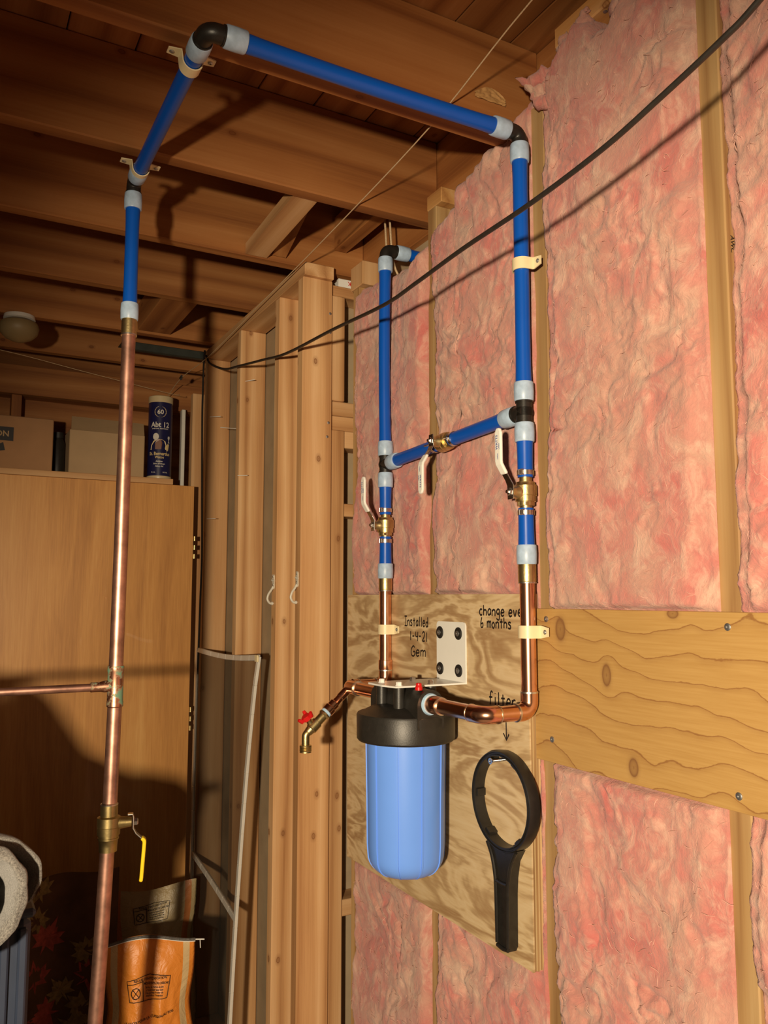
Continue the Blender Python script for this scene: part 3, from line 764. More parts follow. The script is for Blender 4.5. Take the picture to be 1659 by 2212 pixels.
def cu_elbow(c, a, b_, la, lb, label, mat='copper', r=.0143, ringm='solder'):
    c, a, b_ = Vector(c), Vector(a), Vector(b_); t = thing('copper_elbow', c - Vector((0, 0, .016)), label, 'pipe elbow')
    MB().sweep(arc_path(c + a * la, c, c + b_ * lb, .020, 10), r + .0016, 32).obj('body', M[mat], t)
    for d, l in ((a, la), (b_, lb)):
        MB().lathe(c + d * (l - .002), d, [(0, r), (0, r + .0022), (.003, r + .0020), (.0035, r)], 32, caps=False).obj('solder_ring', M[ringm], t)
    return t
cu_elbow((XR, YR, ZC), Z_, -X_, .036, .030, 'shiny copper elbow at the foot of the plank-end pipe')
cu_elbow((XF, YR, ZC), X_, Y_, .030, .040, 'shiny copper elbow between the filter port and the wall')
copper((XR - .030, YR, ZC), (XF + .030, YR, ZC), RC, 'short bright copper piece between two elbows')
copper((XF, YR + .040, ZC), (XF, YF - .085, ZC), RC, 'bright copper pipe screwed into the filter cap', extra=[('solder_ring', .098, .101, .0168, 'solder'), ('adapter', .101, .1500, .0172, 'copper')])
# tap side
copper((XR, YL, 1.547), (XR, YL, ZC + .034), RC, 'bright copper tap-side riser on the plywood', extra=[('adapter', .0, .030, .0160, 'brass'), ('solder_ring', .030, .033, .0164, 'solder'), ('coupling', .196, .2190, .0163, 'copper')])
cu_elbow((XR, YL, ZC), Z_, -X_, .034, .028, 'copper elbow behind the white bracket')
cu_elbow((XF, YL, ZC), X_, -Y_, .028, .052, 'copper elbow at the branch to the brass tap')
copper((XR - .028, YL, ZC), (XF + .028, YL, ZC), RC, 'short copper piece behind the filter on the tap side')
copper((XF, YL - .052, ZC), (XF, YF + .085, ZC), RC, 'copper pipe from the far side of the filter cap', extra=[('solder_ring', .0, .004, .0168, 'solder')])
# tap (boiler drain) on a 45-degree branch
tp = thing('hose_tap', (.775, YL - .01, 1.165), 'small brass hose tap with a red handle on a copper branch', 'tap')
bd = Vector((-.74, 0, -.67)).normalized(); bo = Vector((XF, YL - .012, ZC)) - bd * .016
MB().lathe(bo, bd, [(0, .0100), (.050, .0100), (.051, .0090), (.060, .0090), (.066, .0100), (.068, .0122), (.080, .0122), (.082, .0140), (.094, .0140)], 24).obj('branch_pipe', M['copper'], tp)
MB().lathe(bo, bd, [(.094, .0108), (.095, .0122), (.100, .0122), (.101, .0105)], 24).obj('thread_tape', M['tape'], tp)
body = MB().lathe(bo, bd, [(.101, .0132), (.104, .0140), (.107, .0118), (.108, .0105), (.126, .0105), (.127, .0128), (.147, .0130), (.149, .0110), (.158, .0095)], 24)
e = bo + bd * .152
body.sweep(arc_path(e, e + bd * .013, e + bd * .013 + Vector((0, 0, -.024)), .010, 6), .0088, 20)
bt = body.obj('body', M['brass'], tp)
q = e + bd * .013 + Vector((0, 0, -.022))
pr = [(0, .0095), (.001, .0130)]
for k in range(4): pr += [(.0035 + k * .003, .0140), (.005 + k * .003, .0128)]
pr += [(.0165, .0135), (.0165, .0085), (.010, .0080)]
MB().lathe(q, (0, 0, -1), pr, 28).obj('outlet_thread', M['brass'], tp)
sd = Vector((-.64, -.05, .77)).normalized(); so = bo + bd * .140
MB().lathe(so, sd, [(.008, .0075), (.018, .0070), (.019, .0050), (.026, .0045)], 18).obj('stem', M['brass'], tp)
hd = MB()
ax2 = sd.orthogonal().normalized(); ax3 = sd.cross(ax2)
hd.prism([(math.cos(t * math.pi / 3) * .0105, math.sin(t * math.pi / 3) * .0105) for t in range(6)], lambda u, v_, d: so + sd * d + ax2 * u + ax3 * v_, .022, .033)
for t in range(3):
    an = t * 2 * math.pi / 3 + .5; dv = ax2 * math.cos(an) + ax3 * math.sin(an)
    hd.sweep([so + sd * .026 + dv * .006, so + sd * .028 + dv * .014, so + sd * .037 + dv * .0185], [.0055, .0055, .0035], 10)
hd.obj('handle', M['red'], tp)

# old copper supply pipe by the door, with tee, valve and branch
t = thing('copper_pipe', (XL, YD, 0), 'tall weathered copper supply pipe in front of the wooden door', 'pipe')
MB().sweep([(XL, YD, 2.056), (XL - .002, YD, 1.60), (XL - .004, YD, 1.355)], .0142, 32).obj('pipe', M['oldcopper'], t)
MB().lathe((XL, YD, 2.092), (0, 0, -1), [(0, .0140), (0, .0158), (.034, .0160), (.034, .0142)], 32, caps=False).obj('adapter', M['brass'], t)
MB().lathe((XL, YD, 2.058), (0, 0, -1), [(0, .0142), (0, .0168), (.003, .0168), (.0035, .0142)], 32, caps=False).obj('solder_ring', M['solder'], t)
MB().sweep([(XL - .004, YD, 1.285), (XL - .007, YD, 1.085)], .0142, 32).obj('pipe', M['oldcopper'], t)
MB().sweep([(XL - .009, YD, 1.005), (XL - .014, YD, .86), (XL - .024, YD, .60), (XL - .038, YD, .25), (XL - .04, YD, 0)], .0142, 32).obj('pipe', M['oldcopper'], t)
tt = thing('copper_tee', (XL - .005, YD, 1.277), 'copper tee stained with green verdigris on the tall supply pipe', 'pipe tee')
MB().lathe((XL - .004, YD, 1.360), (0, 0, -1), [(0, .0143), (0, .0162), (.003, .0164), (.010, .0164), (.012, .0157), (.070, .0157), (.072, .0164), (.081, .0164), (.083, .0143)], 32, caps=False).obj('body', M['verd'], tt)
MB().lathe((XL - .004, YD, 1.320), (-1, 0, -.02), [(.0, .012), (.022, .0118), (.030, .0100), (.048, .0100), (.049, .0084)], 24).obj('branch', M['verd'], tt)
copper((XL - .05, YD, 1.3188), (-.20, YD + .002, 1.318), .0080, 'thin copper branch pipe running off to the side from the green-stained tee', 'oldcopper')
ov = thing('ball_valve', (XL - .008, YD, .995), 'dull brass valve with hanging yellow lever on the tall supply pipe', 'valve')
vc = Vector((XL - .008, YD, 1.045))
MB().lathe(vc, (0, 0, 1), [(-.050, .0142), (-.050, .0175), (-.040, .0178), (-.028, .0190), (-.026, .0205), (-.023, .0205), (-.0225, .0196), (-.018, .0196), (-.0175, .0222), (-.003, .0226), (-.0025, .0218), (-.0015, .0218), (-.001, .0228), (.016, .0226), (.018, .0180), (.0185, .0168), (.040, .0170), (.041, .0142)], 40, caps=False).obj('body', M['oldbrass'], ov)
MB().lathe((XL - .008, YD, 1.085), (0, 0, 1), [(0, .0142), (0, .0172), (.002, .0174), (.004, .0142)], 32, caps=False).obj('solder_ring', M['solder'], ov)
MB().lathe(vc + Vector((0, 0, .004)), (1, -.25, 0), [(.018, .0130), (.024, .0118), (.036, .0100), (.044, .0088)], 24).obj('stem_boss', M['oldbrass'], ov)
sdir = Vector((1, -.25, 0)).normalized(); sp = vc + Vector((0, 0, .004))
MB().lathe(sp, sdir, [(.049, .0075), (.055, .0075), (.057, .005)], 6).obj('nut', M['steel'], ov)
wv = sdir.cross(Z_)
def bstrip(path, wd, th, name, mat, parent):
    v = []; f = []; P = [Vector(p) for p in path]; n = len(P)
    for i, p in enumerate(P):
        d = (P[min(i + 1, n - 1)] - P[max(i - 1, 0)]).normalized(); nr = Vector((d.y, -d.x))
        for (sg, tg) in ((-1, -1), (1, -1), (1, 1), (-1, 1)):
            q_ = p + nr * (th / 2 * tg); v.append(sp + sdir * q_.x + Z_ * q_.y + wv * (wd / 2 * sg))
    for i in range(n - 1):
        for k in range(4): f.append((i * 4 + k, i * 4 + (k + 1) % 4, i * 4 + 4 + (k + 1) % 4, i * 4 + 4 + k))
    f += [(3, 2, 1, 0), tuple((n - 1) * 4 + k for k in range(4))]
    o = fixn(obj(name, v, f, mat, parent, False)); md = o.modifiers.new('b', 'BEVEL'); md.width = th * .4; md.segments = 2; return o
lv = bstrip([(.036, .015), (.046, .0155), (.0475, .010), (.0475, -.012), (.053, -.022), (.066, -.034)], .014, .0026, 'lever', M['steel'], ov)
bstrip([(.064, -.032), (.070, -.037), (.070, -.042), (.066, -.110), (.065, -.117)], .017, .0075, 'grip', M['yellow'], lv)

# ================================================================ filter housing, bracket
fh = thing('water_filter_housing', (XF, YF, .951), 'large water filter housing with black cap and blue sump', 'water filter')
cap = MB().lathe((XF, YF, 1.213), (0, 0, 1), [(.0, .083), (.0, .097), (.004, .100), (.050, .1005), (.054, .0985), (.056, .090), (.066, .070), (.070, .050), (.070, .0)], 72, caps=False).obj('cap', M['cap'], fh)
# port block across the cap, along Y
def rr(w, h0, h1, r):  # arch profile: flat bottom, round top, in (x,z)
    pts = [(-w, h0), (w, h0)]
    for k in range(13):
        an = math.pi * k / 12; pts.append((w * math.cos(an), h1 - w + w * math.sin(an)))
    return pts
fixn(MB().prism(rr(.030, 1.245, 1.3205, .03), lambda u, v_, d: Vector((XF + u, YF + d, v_)), -.097, .097).obj('port_block', M['cap'], cap, smooth=True))
for (sx, sy) in ((-.036, -.036), (-.036, .036), (.038, -.036), (.038, .036)):
    MB().lathe((XF + sx, YF + sy, 1.262), (0, 0, 1), [(0, .0120), (.059, .0110)], 20).obj('mount_boss', M['cap'], cap)
for sg in (-1, 1):
    MB().lathe((XF, YF + sg * .097, ZC), (0, sg, 0), [(-.004, .0215), (.0005, .0215), (.0055, .0195), (.0055, .0165)], 32, caps=False).obj('thread_tape', M['tape'], fh)
prof = [(.0, .0)]
for k in range(9):
    an = -math.pi / 2 + (math.pi / 2) * k / 8; prof.append((.040 + .040 * math.sin(an), .036 + .040 * math.cos(an)))
prof += [(.060, .0775), (.15, .0785), (.262, .0805), (.268, .0805)]
MB().lathe((XF, YF, .951), (0, 0, 1), prof, 72, caps=False).obj('sump', M['sump'], fh)
sump = fh.children[-1]
for k in range(10):          # moulded ribs
    an = math.radians(k * 36 + 12); d = Vector((math.cos(an), math.sin(an), 0)); tg = Vector((-d.y, d.x, 0))
    pts = []
    for (z, r) in prof[2:]:
        pts.append((r, .951 + z))
    vv = []; ff = []
    for (r, z) in pts:
        for (rr_, tw) in ((-.002, -.0017), (.0020, -.0014), (.0020, .0014), (-.002, .0017)): vv.append(Vector((XF, YF, z)) + d * (r + rr_) + tg * tw)
    for i in range(len(pts) - 1):
        for m in range(3): ff.append((i * 4 + m, i * 4 + m + 1, i * 4 + 4 + m + 1, i * 4 + 4 + m))
    obj('rib', vv, ff, M['sump'], sump, True, 60)
MB().lathe((.842, 1.408, 1.319), (0, 0, 1), [(0, .0075), (.006, .0075), (.008, .0060), (.013, .0058), (.014, .0045)], 20).obj('pressure_button', M['red'], fh)
br = thing('mounting_bracket', (.90, 1.49, 1.321), 'white steel L-shaped bracket carrying the filter', 'bracket')
def rrect(u0, u1, v0, v1, r, which=(1, 1, 1, 1)):
    out = []
    for (cu, cv, a0, on_) in ((u1 - r, v1 - r, 0, which[0]), (u0 + r, v1 - r, 90, which[1]), (u0 + r, v0 + r, 180, which[2]), (u1 - r, v0 + r, 270, which[3])):
        if on_:
            for k in range(6): an = math.radians(a0 + 18 * k); out.append((cu + r * math.cos(an), cv + r * math.sin(an)))
        else: out.append((cu + (r if a0 in (0, 270) else -r), cv + (r if a0 in (0, 90) else -r)))
    return out
ZB = 1.3215
fixn(MB().prism(rrect(1.435, 1.546, ZB, 1.448, .009, (1, 1, 0, 0)), lambda u, v_, d: Vector((d, u, v_)), .9705, .9738).obj('wall_plate', M['white'], br, smooth=False))
fixn(MB().prism([(.9738, 1.435), (.9738, 1.546), (.806, 1.546), (.797, 1.536), (.797, 1.478), (.807, 1.437)], lambda u, v_, d: Vector((u, v_, d)), ZB, ZB + .0033).obj('shelf_plate', M['white'], br, smooth=False))
for (y, z) in ((1.532, 1.424), (1.460, 1.424), (1.532, 1.347), (1.460, 1.347)):
    w_ = MB().lathe((.9705, y, z), (-1, 0, 0), [(0, .0132), (.0015, .0132), (.0028, .0115), (.0028, .0055)], 28).obj('rubber_washer', M['rubber'], br)
    MB().lathe((.9685, y, z), (-1, 0, 0), [(0, .0060), (.0018, .0058), (.0028, .0042), (.0028, .0018), (.0016, .0014)], 16).obj('screw', M['zinc'], w_)
for (sx, sy) in ((-.036, -.036), (-.036, .036), (.038, -.036), (.038, .036)):
    MB().lathe((XF + sx, YF + sy, ZB + .0033), (0, 0, 1), [(0, .0075), (.001, .0075), (.001, .0062), (.007, .0062), (.008, .0045)], 6).obj('bolt', M['white'] if sx < 0 else M['steel'], br)

# ================================================================ filter wrench
wy, wz, wr_ = 1.296, 1.1195, .0915
fw = thing('filter_wrench', (.96, wy, .853), 'black plastic filter wrench hanging on the plywood', 'wrench')
MB().lathe((PF - .0005, wy, wz), (-1, 0, 0), [(0, .0815), (0, .0905), (.002, .0912), (.022, .0912), (.024, .0902), (.024, .0885), (.021, .0878), (.021, .0850), (.024, .0842), (.024, .0822), (.022, .0815), (0, .0815)], 72, caps=False).obj('ring', M['blackp'], fw)
hp = [(-.046, 1.0395), (-.030, 1.016), (-.023, .985), (-.0205, .955), (-.019, .862), (-.014, .853), (.014, .853), (.019, .862), (.0205, .955), (.023, .985), (.030, 1.016), (.046, 1.0395), (.034, 1.0350), (.018, 1.0300), (0, 1.0280), (-.018, 1.0300), (-.034, 1.0350)]
fixn(MB().prism([(wy + u, z) for u, z in hp], lambda u, v_, d: Vector((d, u, v_)), PF - .0005, PF - .019).obj('handle', M['blackp'], fw, smooth=True))
def rimbar(pts):
    MB().sweep(smooth_path([(PF - .0215, wy + u, z) for u, z in pts], 5), .0036, 8).obj('rim', M['blackp'], fw)
rimbar([(-.0440, 1.037), (-.030, 1.014), (-.0215, .985), (-.0185, .955), (-.0165, .862)])
rimbar([(.0440, 1.037), (.030, 1.014), (.0215, .985), (.0185, .955), (.0165, .862)])
rimbar([(-.0165, .8575), (0, .8555), (.0165, .8575)])
rimbar([(-.016, .972), (0, .971), (.016, .972)])
for an in (0, 62, 118, 180, 235, 305):
    a = math.radians(an); ca, sa = math.cos(a), math.sin(a)
    p = [(.0822, -.0085), (.0765, -.0065), (.0765, .0065), (.0822, .0085)]
    fixn(MB().prism(p, lambda u, v_, d: Vector((d, wy + u * ca - v_ * sa, wz + u * sa + v_ * ca)), PF - .001, PF - .020).obj('lug', M['blackp'], fw, smooth=False))
sc = thing('screw', (.955, wy + .004, 1.190), 'long silver screw holding up the black wrench', 'screw')
pr = []
for k in range(16): pr += [(.002 + k * .0022, .0019), (.0031 + k * .0022, .0029)]
MB().lathe((PF, wy + .004, 1.1935), (-1, 0, 0), pr, 12).obj('thread', M['steel'], sc)
MB().lathe((PF - .037, wy + .004, 1.1935), (-1, 0, 0), [(0, .002), (.003, .0058), (.0045, .0058), (.0045, .003), (.003, .0015)], 18).obj('head', M['steel'], sc)

# ================================================================ cables and twine
def cable(name, pts, r, mat, label, cat, n=10, sm=10):
    return tag(MB().sweep(smooth_path(pts, sm), r, n).obj(name, M[mat], None, True, 60), label, cat)
cable('power_cable', [(.852, 2.965, 2.40), (.850, 2.90, 2.352), (.847, 2.72, 2.288), (.845, 2.56, 2.258), (.838, 2.32, 2.215), (.835, 2.107, 2.180), (.825, 1.779, 2.151), (.81, 1.491, 2.118), (.795, 1.331, 2.109), (.78, 1.148, 2.104), (.772, .953, 2.099), (.77, .796, 2.107), (.77, .689, 2.124), (.77, .598, 2.142), (.77, .548, 2.157), (.76, .40, 2.21), (.74, .15, 2.33), (.72, -.05, 2.42)], .0040, 'cable', 'black cable sagging across the pink wall from the partition top', 'cable')
cable('power_cable', [(.856, 3.00, 2.43), (.852, 2.995, 2.385), (.850, 2.992, 2.30), (.849, 2.990, 2.17), (.850, 2.975, 1.90), (.851, 2.96, 1.65), (.850, 2.965, 1.48), (.852, 2.98, 1.30), (.853, 3.00, 1.0), (.854, 3.01, .5), (.85, 3.02, .02)], .0038, 'cable', 'black cable hanging straight down the corner stud by the door', 'cable', 10, 8)
cable('twine', [(.845, .60, 2.545), (.842, 1.027, 2.508), (.840, 1.349, 2.4525 + .0), (.840, 1.815, 2.4225), (.842, 2.35, 2.402), (.845, 2.90, 2.382), (.845, 3.30, 2.392), (.84, 3.55, 2.35)], .0014, 'twine', 'thin tan twine stretched under the joists along the partition', 'twine', 8, 6)
cable('twine', [(-.20, 3.02, 2.36), (.15, 3.05, 2.345), (.45, 3.12, 2.322), (.80, 3.28, 2.318), (.845, 3.32, 2.33)], .0010, 'twine', 'very thin pale line crossing the dark space above the boxes', 'twine', 8, 6)
cl = thing('line_clip', (.843, 3.29, 2.385), 'small black clip on the twine near the corner', 'clip')
MB().box(.838, .848, 3.276, 3.304, 2.3895, 2.3965, .0015).obj('jaw', M['cable'], cl, smooth=False)
MB().sweep([(.843, 3.283, 2.402), (.843, 3.283, 2.384)], .003, 8).obj('pin', M['cable'], cl)
MB().sweep([(.843, 3.297, 2.402), (.843, 3.297, 2.384)], .003, 8).obj('pin', M['cable'], cl)
for i, (x, y) in enumerate(((.985, 1.80), (1.005, 1.86))):
    tag(MB().sweep(smooth_path([(x, y, 2.60), (x + .002, y - .01, 2.50), (x + .008, y - .02, 2.36), (x + .03, y - .03, 2.30)], 6), .0028, 8).obj('wire', M['twine']), ('thin wire hanging just above the short blue stub', 'thin wire hanging against the insulation beyond the blue stub')[i], 'wire', 'wires behind the stub')

# ================================================================ small wall things
def hook(x, y, z, nrm, label):
    nrm = Vector(nrm); sd_ = nrm.cross(Z_)
    t = thing('coat_hook', (x, y, z - .085), label, 'hook', 'white wall hooks')
    p = Vector((x, y, z))
    fixn(MB().prism([(u, v_) for u, v_ in rrect(-.0068, .0068, -.043, .0, .0066)], lambda u, v_, d: p + sd_ * u + Z_ * v_ + nrm * d, 0, .003).obj('plate', M['hook'], t, smooth=False))
    MB().sweep(smooth_path([p + Z_ * -.036 + nrm * .002, p + Z_ * -.046 + nrm * .008, p + Z_ * -.058 + nrm * .016, p + Z_ * -.072 + nrm * .019, p + Z_ * -.083 + nrm * .012, p + Z_ * -.084 + nrm * .004], 5), .0034, 10).obj('arm', M['hook'], t)
    MB().lathe(p + Z_ * -.084 + nrm * .004, -nrm, [(-.005, .002), (-.003, .0048), (.001, .0052), (.004, .003)], 12).obj('tip', M['hook'], t)
    MB().sweep([p + Z_ * -.019 + nrm * .002 - sd_ * .010, p + Z_ * -.017 + nrm * .006, p + Z_ * -.019 + nrm * .002 + sd_ * .004], .0026, 8).obj('crossbar', M['hook'], t)
    for dz in (-.007, -.030): screw_head(t, p + Z_ * dz + nrm * .003, nrm, .003, M['steel'])
    return t
hook(PX0, 2.085, 1.570, (-1, 0, 0), 'white coat hook on the edge of the partition stud nearest the filter')
hook(PX0 + .002, 2.269, 1.566, (-1, 0, 0), 'white coat hook on the second partition stud')
rk = thing('drywall_strip', (1.03, 2.14, 2.398), 'white drywall edge strip with red upside-down lettering above the framing', 'drywall strip')
MB().box(.99, 1.09, 2.10, 2.15, 2.3985, 2.4245, .001).obj('strip', M['white'], rk, smooth=False)
put_text('ROCK', .0165, lambda u, v_: Vector((1.0425 - u, 2.0994, 2.4185 - v_)), 'lettering', M['red'], rk)
# crumpled plastic scrap at the joist end
uu, ww = np.meshgrid(np.linspace(0, 1, 30), np.linspace(0, 1, 20)); cx = .905 + uu * .075; cz = 2.500 + ww * .030 * (0.4 + .6 * np.sin(uu * 3)); cy = 1.286 - .006 * fbm(uu * 9, ww * 7, 3)
idx = np.arange(600).reshape(20, 30)
M['film'] = plain('crumpled_film', (.50, .28, .11), .25, 0, .1, 30)
tag(obj('plastic_scrap', np.stack([cx, cy, cz], -1).reshape(-1, 3), np.stack([idx[:-1, :-1], idx[:-1, 1:], idx[1:, 1:], idx[1:, :-1]], -1).reshape(-1, 4), M['film'], None, True, None), 'crumpled clear plastic scrap stuck to the joist above the stud-side riser', 'plastic scrap')

# ================================================================ door, shelf and the things on it
dr = thing('door_slab', (.50, 3.32, 0), 'brown stained flush door standing under the shelf', 'door')
MB().box(.085, .911, 3.30, 3.335, .005, 1.950, .001).obj('slab', M['door'], dr, smooth=False)
for zc in (1.70, 1.02, .30):
    hg = MB().box(.9112, .9128, 3.302, 3.332, zc - .045, zc + .045).obj('hinge', M['oldbrass'], dr, smooth=False)
    for k in (-2, 0, 2):
        MB().lathe((.9165, 3.300, zc + k * .018 - .009), (0, 0, 1), [(0, .0050), (.018, .0050)], 12).obj('knuckle', M['brass'], hg)
sh = tag(MB().box(.02, .823, 3.295, 3.60, 1.9510, 1.9735, .0015).obj('shelf_board', M['pine0'], None, smooth=False), 'rough pine board lying across the top of the brown door', 'shelf board')
def carton(name, x0, x1, y0, y1, z0, z1, mat, label):
    t = thing(name, ((x0 + x1) / 2, (y0 + y1) / 2, z0), label, 'box')
    MB().box(x0, x1, y0, y1, z0, z1, .003).obj('body', M[mat], t, smooth=False); return t
c1 = carton('cardboard_box', -.03, .372, 3.345, 3.55, 1.9737, 2.180, 'card2', 'brown cardboard box with dark printing at the cut-off end of the shelf')
MB().box(.10, .232, 3.3438, 3.3449, 2.083, 2.135).obj('printed_panel', M['dark'], c1, smooth=False)
put_text('CTION', .030, lambda u, v_: Vector((.170 + u, 3.3432, 2.099 + v_)), 'lettering', M['card'], c1)
fixn(MB().prism([(.10, 2.062), (.12, 2.079), (.14, 2.066), (.16, 2.080), (.178, 2.066), (.198, 2.076), (.205, 2.046), (.18, 2.042), (.165, 2.034), (.14, 2.042), (.10, 2.04)], lambda u, v_, d: Vector((u, d, v_)), 3.3438, 3.3449).obj('printed_shape', M['dark'], c1, smooth=False))
c2 = thing('cardboard_box', (.577, 3.44, 1.9737), 'pale open cardboard box with a folded top flap next to the printed tin', 'box')
MB().box(.431, .717, 3.345, 3.54, 1.9737, 2.150, .003).obj('body', M['card'], c2, smooth=False)
MB().add([(.436, 3.347, 2.150), (.715, 3.347, 2.150), (.722, 3.40, 2.208), (.443, 3.40, 2.212), (.436, 3.350, 2.150), (.715, 3.350, 2.150), (.722, 3.403, 2.208), (.443, 3.403, 2.212)], [(0, 1, 2, 3), (7, 6, 5, 4), (0, 4, 5, 1), (1, 5, 6, 2), (2, 6, 7, 3), (3, 7, 4, 0)]).obj('flap', M['card'], c2, smooth=False)
dk = thing('dark_jar', (.401, 3.44, 1.9737), 'dark glossy jar squeezed between the two cardboard boxes', 'jar')
MB().lathe((.401, 3.44, 1.9737), (0, 0, 1), [(0, .020), (.004, .0255), (.13, .0255), (.15, .017), (.152, .017)], 24).obj('body', M['blackp'], dk)
MB().lathe((.401, 3.44, 2.1250), (0, 0, 1), [(0, .019), (.022, .019), (.024, .016)], 24).obj('lid', M['rubber'], dk)
# printed tin
TX, TY, TZ, TR, TH = .786, 3.385, 1.9737, .0485, .348
tin = thing('tin_tube', (TX, TY, TZ), 'tall dark blue printed tin tube with cream rims at the shelf end', 'tin')
M['tinblue'] = plain('tin_navy', (.012, .012, .060), .3, 0, .1, 10)
M['tincream'] = plain('tin_cream', (.56, .44, .26), .35, 0, .05, 20)
M['tinwhite'] = plain('tin_white_print', (.62, .58, .52), .4)
M['tingold'] = plain('tin_gold_print', (.66, .50, .24), .4)
M['tinbrown'] = plain('tin_brown_print', (.17, .06, .03), .4)
MB().lathe((TX, TY, TZ), (0, 0, 1), [(.016, TR - .0006), (TH - .028, TR - .0006)], 48).obj('body', M['tinblue'], tin)
MB().lathe((TX, TY, TZ), (0, 0, 1), [(0, TR - .004), (0, TR), (.002, TR + .0006), (.016, TR + .0003), (.016, TR - .002)], 48).obj('bottom_rim', M['tincream'], tin)
MB().lathe((TX, TY, TZ), (0, 0, 1), [(TH - .028, TR - .002), (TH - .028, TR + .0006), (TH - .002, TR + .0008), (TH, TR - .002)], 48).obj('lid', M['tincream'], tin)
a0 = math.atan2(-TY, -TX)
def tinp(u, v_, lift=.0008):
    an = a0 + u / TR; return Vector((TX + (TR + lift) * math.cos(an), TY + (TR + lift) * math.sin(an), TZ + v_))
def tt_(txt, size, z, mat='tinwhite', w=None, du=0): return put_text(txt, size, lambda u, v_: tinp(u + du, z + v_), 'lettering', M[mat], tin, width=w)
tt_('60', .026, .270)
tt_('Abt 12', .030, .216, w=.076)
tt_('SPECIAL EDITION', .007, .207, w=.066)
tt_('St. Bernardus', .019, .100, 'tingold', .086)
tt_('Watou', .014, .087, 'tingold', .036)
tt_('Abdijbier', .0085, .072, w=.028)
tt_("Bière d'Abbaye", .0085, .062, w=.046)
tt_('Abbey Ale', .0085, .052, w=.032)
tt_('75 CL', .006, .028, w=.018, du=-.024)
tt_('10% VOL', .006, .028, w=.02, du=.024)
mbw = MB()
for sg in (-1, 1):
    for k in range(8):
        an = math.radians(-70 + k * 19); cu_, cv_ = sg * .0225 * math.cos(an), .279 + .0225 * math.sin(an)
        px, pz = -sg * math.sin(an), math.cos(an)
        P = [(cu_ - px * .005, cv_ - pz * .005), (cu_ + sg * .0022, cv_), (cu_ + px * .005, cv_ + pz * .005), (cu_ - sg * .0022, cv_)]
        mbw.add([tinp(a, b_) for a, b_ in P], [(0, 1, 2, 3)])
mbw.obj('wreath', M['tincream'], tin, smooth=False)
def tinshape(name, mat, poly, lift): return obj(name, [tinp(a, b_, lift) for a, b_ in poly], [tuple(range(len(poly)))], M[mat], tin)
tinshape('figure_robe', 'tingold', [(-.038, .122), (-.036, .140), (-.026, .158), (-.012, .166), (.006, .166), (.022, .158), (.028, .140), (.034, .150), (.040, .146), (.036, .122), (.030, .116), (.026, .124)], .0008)
tinshape('figure_vest', 'tinbrown', [(-.018, .124), (-.018, .150), (-.010, .166), (.004, .166), (.010, .150), (.006, .124)], .0011)
tinshape('figure_head', 'tinwhite', [(-.016 + .012 * math.cos(t * .5236), .176 + .015 * math.sin(t * .5236)) for t in range(12)], .0010)
tinshape('figure_goblet', 'tinwhite', [(.034, .152), (.042, .152), (.039, .158), (.039, .164), (.043, .172), (.042, .180), (.034, .180), (.032, .172), (.036, .164), (.036, .158)], .0010)
# dark steel strip, ceiling lamp
tag(MB().box(.56, .862, 3.03, 3.055, 2.405, 2.4345, .002).box(.56, .862, 3.055, 3.12, 2.4305, 2.4345, .0005).obj('steel_angle', M['beam'], None, smooth=False), 'dark steel angle bar fixed under the joists near the corner', 'steel bar')
lp = thing('ceiling_lamp', (.205, 2.93, 2.345), 'round pale globe lamp, unlit, under a far joist', 'lamp')
M['globe'] = plain('lamp_glass', (.26, .19, .09), .5)
MB().lathe((.205, 2.93, 2.4345), (0, 0, -1), [(0, .048), (.012, .050), (.016, .040)], 32).obj('base', M['white'], lp)
MB().lathe((.205, 2.93, 2.345), (0, 0, 1), [(0, .003), (.004, .022), (.014, .043), (.030, .058), (.050, .063), (.064, .058), (.074, .042)], 32).obj('globe', M['globe'], lp)

# ================================================================ window screen leaning on the partition
sn = thing('window_screen', (.80, 2.66, 0), 'tall bent aluminium window screen leaning on the stud partition', 'window screen')
def scr(u, z):      # u 0 = near the filter, 1 = near the door ; sheet is bowed and twisted
    k = max(0, (1.325 - z) / 1.325)
    xn = .853 - .105 * k ** .8 ; xf = .853 - .012 * k
    x_ = xn + (xf - xn) * u + .006 * math.sin(math.pi * u) * (1 - k)
    y_ = (2.345 - .07 * k ** 2) + u * (.645 + .02 * k)
    return Vector((x_, y_, z + (-.012 * math.sin(math.pi * u) if z > 1.30 else 0) + (-.012 * u if z > 1.3 else 0)))
def fr(pts, w=.0085, th=.0045):
    mb_ = MB()
    for i in range(len(pts) - 1):
        a, b_ = Vector(pts[i]), Vector(pts[i + 1]); d = (b_ - a).normalized(); n_ = Vector((-1, 0, .08)); s_ = d.cross(n_).normalized() * w; n_ = n_.normalized() * th
        v = [a - s_ - n_, a + s_ - n_, a + s_ + n_, a - s_ + n_, b_ - s_ - n_, b_ + s_ - n_, b_ + s_ + n_, b_ - s_ + n_]
        mb_.add(v, [(0, 1, 2, 3), (7, 6, 5, 4), (0, 4, 5, 1), (1, 5, 6, 2), (2, 6, 7, 3), (3, 7, 4, 0)])
    o = fixn(mb_.obj('frame_bar', M['alu'], sn, smooth=False)); md = o.modifiers.new('b', 'BEVEL'); md.width = .0012; md.segments = 1; return o
zs = [1.325 * k / 16 for k in range(17)]
fr([scr(0, z) for z in zs]); fr([scr(1, z) for z in zs])
fr([scr(k / 8, 1.322) for k in range(9)]); fr([scr(k / 8, .60) for k in range(9)]); fr([scr(k / 8, .012) for k in range(9)])
vv = []; n1, n2 = 14, 30
for j in range(n2):
    for i in range(n1): vv.append(scr(i / (n1 - 1), .012 + 1.31 * j / (n2 - 1)))
